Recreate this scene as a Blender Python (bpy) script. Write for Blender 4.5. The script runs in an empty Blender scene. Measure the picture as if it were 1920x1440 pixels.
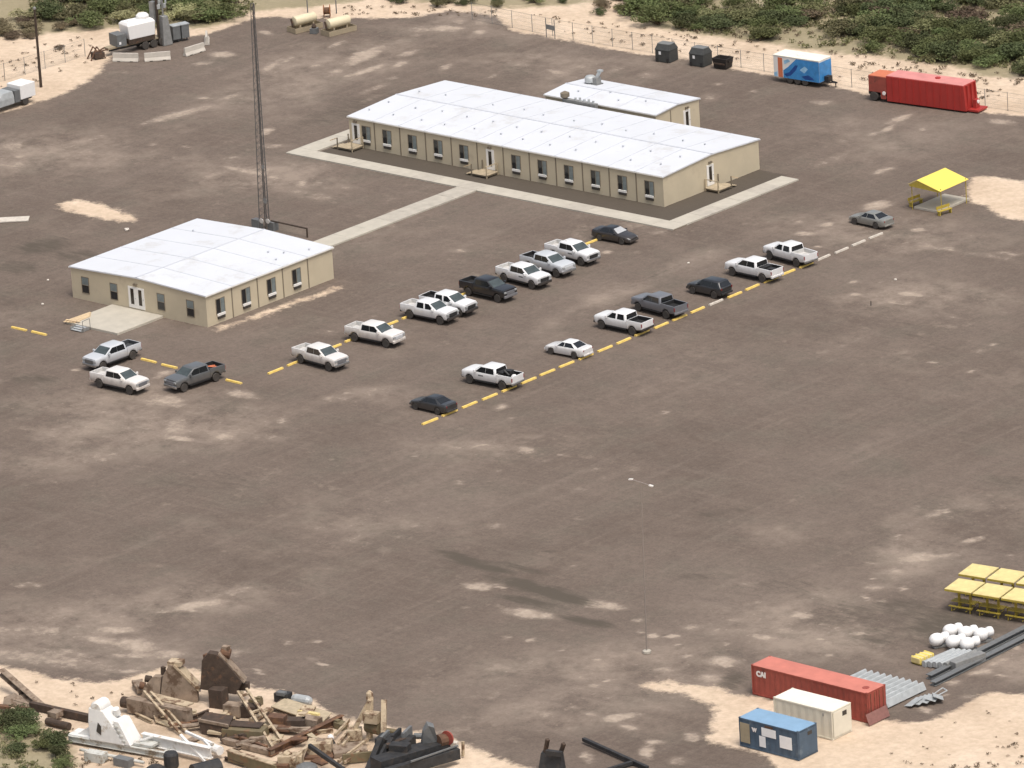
import bpy, bmesh, math, random
import numpy as np
from mathutils import Matrix, Vector

R = math.radians
random.seed(7)
rng = np.random.default_rng(11)
sc = bpy.context.scene
COL = sc.collection

# ------------------------------------------------------------------ camera
# World: metres. +X runs along the front of the long bunkhouse, +Y to its back, origin at its front left corner.
cam_d = bpy.data.cameras.new('camera')
cam = bpy.data.objects.new('camera', cam_d)
COL.objects.link(cam)
cam_d.sensor_fit = 'HORIZONTAL'
cam_d.sensor_width = 36.0
cam_d.lens = 240.836
cam_d.clip_start = 1.0
cam_d.clip_end = 20000.0
cam.matrix_world = Matrix(((0.7485215, -0.1662666, 0.6419275, 486.3925324), (0.6604012, 0.2743340, -0.6990072, -506.6171193), (-0.0598810, 0.9471517, 0.3151476, 205.2067332), (0.0000000, 0.0000000, 0.0000000, 1.0000000)))
sc.camera = cam

# ------------------------------------------------------------------ sky, sun, exposure
SUN_EL, SUN_AZ = R(66), R(-20)          # azimuth measured from +X towards +Y
world = bpy.data.worlds.new('World')
sc.world = world
world.use_nodes = True
wn = world.node_tree.nodes
sky = wn.new('ShaderNodeTexSky')
sky.sky_type = 'NISHITA'
sky.sun_disc = False
sky.sun_elevation = SUN_EL
sky.sun_rotation = R(90) - SUN_AZ
sky.air_density = 1.0
sky.dust_density = 6.0
sky.ozone_density = 0.6
wn['Background'].inputs['Strength'].default_value = 0.15
veil = wn.new('ShaderNodeHueSaturation')          # high thin cloud: paler than clear blue
veil.inputs['Saturation'].default_value = 0.6
world.node_tree.links.new(sky.outputs[0], veil.inputs['Color'])
world.node_tree.links.new(veil.outputs[0], wn['Background'].inputs['Color'])
sun_d = bpy.data.lights.new('sun', 'SUN')
sun_d.energy = 1.5
sun_d.angle = R(22)
sun_d.color = (1.0, 0.95, 0.88)
sun = bpy.data.objects.new('sun', sun_d)
COL.objects.link(sun)
sdir = Vector((math.cos(SUN_EL)*math.cos(SUN_AZ), math.cos(SUN_EL)*math.sin(SUN_AZ), math.sin(SUN_EL)))
sun.rotation_euler = (-sdir).to_track_quat('-Z', 'Y').to_euler()
vs = sc.view_settings
vs.view_transform = 'Standard'
vs.look = 'None'
vs.exposure = 0.14
vs.gamma = 1.0
vs.use_curve_mapping = False
sc.render.resolution_x, sc.render.resolution_y = 1024, 768

# ------------------------------------------------------------------ helpers
class MB:
    """collects shapes; build() links them as one mesh object"""
    def __init__(s): s.v = []; s.f = []
    def add(s, vs_, fs):
        o = len(s.v); s.v += [tuple(p) for p in vs_]; s.f += [tuple(i+o for i in f) for f in fs]; return s
    def box(s, x0, x1, y0, y1, z0, z1, M=None):
        p = [(x0,y0,z0),(x1,y0,z0),(x1,y1,z0),(x0,y1,z0),(x0,y0,z1),(x1,y0,z1),(x1,y1,z1),(x0,y1,z1)]
        if M is not None: p = [M @ Vector(q) for q in p]
        return s.add(p, [(0,3,2,1),(4,5,6,7),(0,1,5,4),(1,2,6,5),(2,3,7,6),(3,0,4,7)])
    def obox(s, c, d, rz=0, rx=0, ry=0):
        M = Matrix.Translation(c) @ Matrix.Rotation(rz,4,'Z') @ Matrix.Rotation(ry,4,'Y') @ Matrix.Rotation(rx,4,'X')
        return s.box(-d[0]/2,d[0]/2,-d[1]/2,d[1]/2,-d[2]/2,d[2]/2,M)
    def frame(s, p0, p1):
        p0, p1 = Vector(p0), Vector(p1); d = (p1-p0); L = d.length; x = d.normalized()
        up = Vector((0,0,1)) if abs(x.z) < .95 else Vector((0,1,0))
        y = up.cross(x).normalized(); z = x.cross(y)
        M = Matrix((x,y,z)).transposed().to_4x4(); M.translation = p0
        return M, L
    def beam(s, p0, p1, w, h):
        M, L = s.frame(p0, p1); return s.box(0,L,-w/2,w/2,-h/2,h/2,M)
    def ibeam(s, p0, p1, w, h, t=.05):
        M, L = s.frame(p0, p1)
        s.box(0,L,-w/2,w/2,h/2-t,h/2,M); s.box(0,L,-w/2,w/2,-h/2,-h/2+t,M); return s.box(0,L,-t/2,t/2,-h/2+t,h/2-t,M)
    def tube(s, p0, p1, r0, r1=None, n=10, cap=True):
        r1 = r0 if r1 is None else r1
        M, L = s.frame(p0, p1); o = []
        for X, r in ((0,r0),(L,r1)):
            for k in range(n):
                a = 2*math.pi*k/n; o.append(M @ Vector((X, r*math.cos(a), r*math.sin(a))))
        f = [(k,(k+1)%n,n+(k+1)%n,n+k) for k in range(n)]
        if cap: f += [tuple(range(n-1,-1,-1)), tuple(range(n,2*n))]
        return s.add(o, f)
    def lathe(s, prof, n=16, M=None):
        M = M or Matrix(); o = []
        for r, z in prof:
            for k in range(n):
                a = 2*math.pi*k/n; o.append(M @ Vector((r*math.cos(a), r*math.sin(a), z)))
        f = []
        for i in range(len(prof)-1):
            for k in range(n):
                f.append((i*n+k, i*n+(k+1)%n, (i+1)*n+(k+1)%n, (i+1)*n+k))
        f += [tuple(range(n-1,-1,-1)), tuple(range((len(prof)-1)*n, len(prof)*n))]
        return s.add(o, f)
    def loft(s, rings, closed=True, caps=True):
        n = len(rings[0]); o = [p for r in rings for p in r]; f = []
        for i in range(len(rings)-1):
            for k in range(n if closed else n-1):
                f.append((i*n+k, i*n+(k+1)%n, (i+1)*n+(k+1)%n, (i+1)*n+k))
        if caps: f += [tuple(range(n-1,-1,-1)), tuple(range((len(rings)-1)*n, len(rings)*n))]
        return s.add(o, f)
    def panel(s, pts, t):
        pts = [Vector(p) for p in pts]
        nrm = Vector((0,0,0))
        for i in range(len(pts)):
            a, b = pts[i], pts[(i+1) % len(pts)]
            nrm += a.cross(b)
        nrm.normalize(); n = len(pts)
        o = [p + nrm*t for p in pts] + pts
        f = [tuple(range(n)), tuple(range(2*n-1, n-1, -1))] + [(n+i, n+(i+1)%n, (i+1)%n, i) for i in range(n)]
        return s.add(o, f)
    def mesh(s, name):
        m = bpy.data.meshes.new(name); m.from_pydata(s.v, [], s.f)
        b = bmesh.new(); b.from_mesh(m); bmesh.ops.recalc_face_normals(b, faces=b.faces); b.to_mesh(m); b.free()
        return m
    def build(s, name, mat, parent=None, smooth=None, bevel=None, loc=None, rz=0):
        m = s.mesh(name); o = bpy.data.objects.new(name, m); COL.objects.link(o)
        if mat is not None: m.materials.append(mat)
        if smooth:
            m.polygons.foreach_set('use_smooth', [True]*len(m.polygons)); m.set_sharp_from_angle(angle=R(smooth))
        if bevel:
            md = o.modifiers.new('bevel', 'BEVEL'); md.width = bevel; md.segments = 2; md.limit_method = 'ANGLE'; md.angle_limit = R(40)
        if parent is not None: o.parent = parent
        if loc is not None: o.location = loc
        o.rotation_euler.z = rz
        return o
def tag(o, label, cat, group=None):
    o['label'] = label; o['category'] = cat
    if group: o['group'] = group
    return o
def thing(name, label, cat, loc=(0,0,0), rz=0, group=None):
    o = bpy.data.objects.new(name, None); COL.objects.link(o); o.empty_display_size = .3
    o.location = loc; o.rotation_euler.z = rz
    return tag(o, label, cat, group)
def structure(o): o['kind'] = 'structure'; return o
def stuff(o, label=None): o['kind'] = 'stuff'; return o
def copy_tree(o, parent=None):
    c = o.copy(); COL.objects.link(c); c.parent = parent
    for ch in list(o.children): copy_tree(ch, c)
    return c
def setmat(o, m):
    o.material_slots[0].link = 'OBJECT'; o.material_slots[0].material = m
def xy(p, z=0): return (p[0], p[1], z)

# ------------------------------------------------------------------ materials
def S(r, g, b, k=1.0):
    f = lambda c: (c/255/12.92 if c <= 10 else ((c/255+.055)/1.055)**2.4)*k
    return (f(r), f(g), f(b), 1)
def nt(m): return m.node_tree.nodes, m.node_tree.links
def mat(name, col, rough=.6, metal=0, var=.12, scale=3.0, bump=0, rust=None, rust_amt=.5, coat=0, spec=.5, dust=None):
    """procedural material: base colour broken up by noise, optional rust/dust patches with a ragged edge, optional fine bump"""
    m = bpy.data.materials.new(name); m.use_nodes = True
    N, L = nt(m); P = N['Principled BSDF']
    tc = N.new('ShaderNodeTexCoord'); n1 = N.new('ShaderNodeTexNoise')
    n1.inputs['Scale'].default_value = scale; n1.inputs['Detail'].default_value = 5; n1.inputs['Roughness'].default_value = .6
    L.new(tc.outputs['Object'], n1.inputs['Vector'])
    rp = N.new('ShaderNodeValToRGB'); rp.color_ramp.elements[0].position = .3; rp.color_ramp.elements[1].position = .7
    lo = [c*(1-var) for c in col[:3]]; hi = [min(1, c*(1+var)) for c in col[:3]]
    rp.color_ramp.elements[0].color = (*lo,1); rp.color_ramp.elements[1].color = (*hi,1)
    L.new(n1.outputs['Fac'], rp.inputs[0]); out = rp.outputs[0]
    if rust is not None:
        n2 = N.new('ShaderNodeTexNoise'); n2.inputs['Scale'].default_value = scale*.7; n2.inputs['Detail'].default_value = 8; n2.inputs['Roughness'].default_value = .7
        mp = N.new('ShaderNodeMapping'); mp.inputs['Location'].default_value = (3.1,7.7,1.3); L.new(tc.outputs['Object'], mp.inputs[0]); L.new(mp.outputs[0], n2.inputs['Vector'])
        r2 = N.new('ShaderNodeValToRGB'); r2.color_ramp.elements[0].position = .62-.3*rust_amt; r2.color_ramp.elements[1].position = .72-.3*rust_amt
        L.new(n2.outputs['Fac'], r2.inputs[0])
        mx = N.new('ShaderNodeMix'); mx.data_type = 'RGBA'; L.new(r2.outputs[0], mx.inputs['Factor']); L.new(out, mx.inputs['A']); mx.inputs['B'].default_value = rust
        out = mx.outputs['Result']
    L.new(out, P.inputs['Base Color'])
    P.inputs['Roughness'].default_value = rough; P.inputs['Metallic'].default_value = metal
    P.inputs['Specular IOR Level'].default_value = spec
    if coat: P.inputs['Coat Weight'].default_value = coat; P.inputs['Coat Roughness'].default_value = .08
    if bump:
        n3 = N.new('ShaderNodeTexNoise'); n3.inputs['Scale'].default_value = scale*6; n3.inputs['Detail'].default_value = 4
        L.new(tc.outputs['Object'], n3.inputs['Vector'])
        bp = N.new('ShaderNodeBump'); bp.inputs['Strength'].default_value = bump; bp.inputs['Distance'].default_value = .05
        L.new(n3.outputs['Fac'], bp.inputs['Height']); L.new(bp.outputs[0], P.inputs['Normal'])
    return m
M = {}
M['roof'] = mat('white_roof_membrane', (.615,.635,.665,1), .6, var=.025, scale=.35, rust=(.545,.55,.555,1), rust_amt=.25)
M['seam'] = mat('roof_seam', (.51,.53,.57,1), .6, var=.04)
M['eave'] = mat('eave_trim', (.74,.72,.66,1), .5, var=.05)
M['siding'] = mat('beige_siding', (.53,.458,.33,1), .75, var=.06, scale=.5, bump=.1, rust=(.47,.40,.29,1), rust_amt=.2)
M['trim'] = mat('brown_joint_trim', (.20,.165,.12,1), .7, var=.1)
M['white_paint'] = mat('white_paint', (.76,.74,.70,1), .5, var=.04)
M['glass'] = mat('dark_glass', (.018,.02,.022,1), .08, var=.15, scale=.6, spec=.6)
M['glass_brown'] = mat('brown_glass', (.035,.028,.022,1), .12, var=.2, scale=.6)
M['curtain'] = mat('pale_curtain_glass', (.17,.20,.20,1), .2, var=.25, scale=1.5)
M['dark_grille'] = mat('dark_grille', (.05,.043,.035,1), .7)
M['concrete'] = mat('pale_concrete', (.46,.425,.355,1), .85, var=.09, scale=.8, bump=.15)
M['concrete_b'] = mat('pale_concrete_worn', (.42,.385,.325,1), .85, var=.12, scale=1.1, bump=.15)
M['wood'] = mat('weathered_wood', (.42,.345,.235,1), .8, var=.18, scale=2.5, bump=.15)
M['wood_dark'] = mat('grey_brown_wood', (.17,.14,.10,1), .8, var=.2, scale=2.5)
M['wood_new'] = mat('new_lumber', (.62,.47,.29,1), .75, var=.1, scale=2.5)
M['galv'] = mat('galvanised_steel', (.42,.44,.44,1), .5, metal=.2, var=.15, scale=2)
M['galv_dull'] = mat('dull_galvanised_steel', (.26,.26,.25,1), .6, metal=.2, var=.2, scale=2)
M['steel_grey'] = mat('grey_steel', (.14,.145,.145,1), .6, var=.15)
M['tower'] = mat('tower_steel', (.10,.093,.088,1), .6, var=.2)
M['pole_wood'] = mat('creosoted_pole', (.05,.034,.024,1), .85, var=.25, scale=4)
M['lamp_pole'] = mat('lamp_pole_steel', (.27,.23,.20,1), .6, var=.08)
M['rubber'] = mat('dusty_tyre_rubber', (.055,.048,.042,1), .85, var=.2)
M['rim'] = mat('wheel_rim', (.23,.225,.22,1), .4, metal=.5, var=.15)
M['black'] = mat('black_plastic', (.024,.023,.023,1), .55, var=.2)
M['yellow'] = mat('yellow_stop_paint', (.80,.57,.15,1), .7, var=.14, scale=4, rust=(.45,.40,.30,1), rust_amt=.18)
M['stop_white'] = mat('faded_stop_paint', (.55,.50,.43,1), .8, var=.15, scale=4)
M['canopy_yellow'] = mat('yellow_canopy_sheet', (.84,.665,.12,1), .5, var=.03)
M['frame_yellow'] = mat('yellow_frame_paint', (.42,.32,.05,1), .6, var=.12)
M['table_yellow'] = mat('pale_yellow_paint', (.68,.56,.25,1), .6, var=.12, scale=1.5)
M['plastic_white'] = mat('white_tank_plastic', (.80,.79,.77,1), .45, var=.03)
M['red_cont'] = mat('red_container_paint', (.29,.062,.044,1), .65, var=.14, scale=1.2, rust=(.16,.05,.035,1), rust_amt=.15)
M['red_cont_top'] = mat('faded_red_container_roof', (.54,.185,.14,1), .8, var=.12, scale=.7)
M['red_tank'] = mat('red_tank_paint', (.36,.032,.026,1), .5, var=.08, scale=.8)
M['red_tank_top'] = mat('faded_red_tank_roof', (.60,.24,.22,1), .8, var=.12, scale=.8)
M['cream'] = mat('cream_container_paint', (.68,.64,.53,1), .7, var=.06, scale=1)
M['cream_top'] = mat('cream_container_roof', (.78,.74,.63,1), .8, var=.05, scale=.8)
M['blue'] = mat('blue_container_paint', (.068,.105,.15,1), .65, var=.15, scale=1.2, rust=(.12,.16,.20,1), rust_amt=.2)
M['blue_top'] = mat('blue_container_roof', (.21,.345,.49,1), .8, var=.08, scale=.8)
M['sign_white'] = mat('white_sign', (.82,.82,.81,1), .6, var=.03)
M['door_tan'] = mat('tan_door', (.36,.30,.20,1), .7, var=.1)
M['mural_blue'] = mat('mural_blue', (.045,.23,.52,1), .45, var=.2, scale=1.4)
M['mural_dark'] = mat('mural_dark_blue', (.012,.06,.24,1), .45, var=.25, scale=1.6)
M['mural_sky'] = mat('mural_pale_blue', (.30,.52,.72,1), .45, var=.25, scale=1.8)
M['orange'] = mat('orange_banner', (.58,.17,.08,1), .55, var=.08)
M['tan_paint'] = mat('tan_machine_paint', (.45,.36,.245,1), .75, var=.2, scale=1.6, rust=(.16,.095,.055,1), rust_amt=.45, bump=.2)
M['olive_paint'] = mat('olive_drab_paint', (.155,.125,.07,1), .8, var=.2, scale=1.6, rust=(.20,.11,.06,1), rust_amt=.3)
M['rust'] = mat('rusted_steel', (.115,.062,.038,1), .9, var=.3, scale=2, rust=(.21,.11,.055,1), rust_amt=.35, bump=.2)
M['rust_dark'] = mat('dark_rusted_steel', (.062,.042,.030,1), .9, var=.3, scale=2, rust=(.13,.07,.04,1), rust_amt=.2, bump=.2)
M['taupe'] = mat('dusty_taupe_steel', (.26,.20,.148,1), .9, var=.25, scale=1.2, rust=(.12,.078,.05,1), rust_amt=.4)
M['black_iron'] = mat('black_iron', (.026,.026,.027,1), .7, var=.4, scale=2.5, rust=(.05,.042,.036,1), rust_amt=.3, bump=.2)
M['pump_white'] = mat('white_pump_paint', (.72,.71,.68,1), .6, var=.08, scale=1.4, rust=(.42,.34,.24,1), rust_amt=.16)
M['pump_grey'] = mat('grey_white_pump_paint', (.50,.50,.46,1), .7, var=.15, scale=1.4, rust=(.25,.20,.14,1), rust_amt=.3)
M['barrier'] = mat('concrete_barrier', (.50,.46,.40,1), .85, var=.1, scale=1.5)
M['tank_cream'] = mat('cream_tank_paint', (.66,.58,.40,1), .55, var=.05)
M['tray_tan'] = mat('tan_tray', (.34,.28,.19,1), .7, var=.1)
M['bin_dark'] = mat('dark_bin', (.05,.052,.05,1), .65, var=.2)
M['bin_top'] = mat('grey_bin_roof', (.17,.175,.17,1), .7, var=.1)
M['bin_black'] = mat('black_bin', (.02,.016,.014,1), .7, var=.25)
M['rock'] = mat('pale_stone', (.62,.57,.50,1), .9, var=.12, scale=2, bump=.3)
M['trash'] = mat('pale_litter', (.62,.58,.53,1), .8, var=.1)
M['plum_plate'] = mat('faded_plum_plate', (.22,.105,.09,1), .8, var=.15)
M['letter'] = mat('white_lettering', (.80,.76,.73,1), .7, var=.05)
M['light_lens'] = mat('headlight_lens', (.34,.35,.35,1), .15, var=.1)
M['tail_red'] = mat('tail_lamp', (.22,.02,.02,1), .3, var=.1)
M['chrome'] = mat('chrome', (.42,.42,.42,1), .25, metal=.8, var=.1)
M['stem'] = mat('shrub_stem', (.10,.075,.05,1), .9, var=.2)

# ------------------------------------------------------------------ ground: one sheet to the horizon
def vnoise(x, y, s, seed):
    r = np.random.default_rng(seed); T = r.random((64,64))
    u, v = x/s+500.3, y/s+500.7; i, j = np.floor(u).astype(int), np.floor(v).astype(int); a, b = u-i, v-j
    a, b = a*a*(3-2*a), b*b*(3-2*b); g = lambda p, q: T[p % 64, q % 64]
    return (g(i,j)*(1-a)+g(i+1,j)*a)*(1-b)+(g(i,j+1)*(1-a)+g(i+1,j+1)*a)*b
def fbm(x, y, s, seed, o=4):
    t = 0; w = 0; k = 1.0
    for n in range(o): t = t+k*vnoise(x, y, s/2**n, seed+n); w += k; k *= .55
    return t/w
def inside(poly, X, Y):
    ins = np.zeros(X.shape, bool); n = len(poly)
    for k in range(n):
        x0, y0 = poly[k]; x1, y1 = poly[(k+1) % n]
        if y0 == y1: continue
        c = ((y0 > Y) != (y1 > Y)) & (X < (x1-x0)*(Y-y0)/(y1-y0)+x0)
        ins ^= c
    return ins
def blur(a, r):
    for ax in (0, 1):
        for _ in range(2):
            c = np.cumsum(np.pad(a, [(r+1, r) if k == ax else (0,0) for k in (0,1)], mode='edge'), axis=ax)
            a = (np.take(c, range(2*r+1, c.shape[ax]), axis=ax)-np.take(c, range(0, c.shape[ax]-2*r-1), axis=ax))/(2*r+1)
    return a
STEP = .5
far = [60*1.7**k for k in range(9)]
gx = np.concatenate([[-95-d for d in far[::-1]], np.arange(-95, 185.01, STEP), [185+d for d in far]])
gy = np.concatenate([[-165-d for d in far[::-1]], np.arange(-165, 105.01, STEP), [105+d for d in far]])
GX, GY = np.meshgrid(gx, gy, indexing='ij')
# the gravelled pad; everything outside it is bare sand
PAD = [(-38.80,-26.45), (-42.71,-10.52), (-42.90,-5.39), (-41.82,-1.90), (-44.72,6.91), (-47.25,11.16), (-48.03,14.96), (-47.46,19.55), (-46.27,22.23), (-45.49,23.17), (-44.53,25.23), (-45.04,29.28), (-44.82,31.70), (-44.68,33.33), (-43.50,34.75), (-41.10,35.32), (-37.85,35.85), (-34.72,37.84), (-32.22,38.72), (-28.63,42.00), (-27.84,44.75), (-27.28,46.86), (-24.57,46.57), (-19.45,45.83), (-15.15,43.42), (-12.07,43.38), (-6.82,42.82), (4.02,42.97), (13.74,43.32), (22.14,43.25), (32.09,42.94), (37.45,42.69), (45.76,43.23), (50.86,44.07), (55.93,44.89), (77.48,46.84), (150.29,-49.50), (166.23,-86.57), (158.83,-89.87), (155.62,-90.75), (155.92,-92.44), (156.74,-95.79), (155.56,-98.54), (154.15,-100.29), (151.40,-100.34), (139.66,-102.68), (138.56,-103.09), (136.29,-102.80), (134.00,-103.53), (131.37,-103.88), (130.17,-105.23), (132.35,-106.76), (134.06,-105.68), (136.76,-106.13), (138.86,-106.22), (140.79,-107.85), (142.53,-110.29), (142.94,-112.14), (145.92,-111.63), (148.90,-112.50), (151.85,-114.05), (155.86,-116.92), (143.57,-127.58), (135.71,-124.46), (132.30,-123.88), (128.65,-123.72), (125.79,-123.16), (118.88,-123.75), (116.90,-123.88), (113.78,-124.43), (111.75,-123.56), (109.84,-123.47), (106.37,-123.05), (102.54,-123.58), (99.61,-122.48), (97.43,-122.83), (93.25,-125.04), (93.03,-127.42), (91.28,-130.17), (86.94,-131.60), (83.10,-131.64), (80.59,-131.73), (67.18,-134.76)]
wob = lambda s, k, seed: (fbm(GX, GY, s, seed)-.5)*k
SAND = 1.0-inside(PAD, GX+wob(5,2.6,1), GY+wob(5,2.6,2)).astype(float)
for P_ in ([(-13.04,-31.61), (-12.44,-29.29), (-9.48,-29.10), (-1.35,-30.85), (-0.18,-32.52), (-2.46,-33.43), (-7.70,-33.26), (-10.93,-32.78)],
           [(64.39,24.32), (67.02,25.85), (70.79,25.44), (75.02,26.17), (83.86,14.47), (79.08,14.58), (76.44,14.49), (72.35,17.15), (69.99,16.84)],
           [(32.47,-55.52), (34.01,-36.81), (32.45,-36.53), (31.11,-53.81)]):
    SAND = np.maximum(SAND, inside(P_, GX+wob(2,.7,3), GY+wob(2,.7,4)).astype(float))
SAND = .6*blur(SAND, 1)+.4*blur(SAND, 5)
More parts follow.
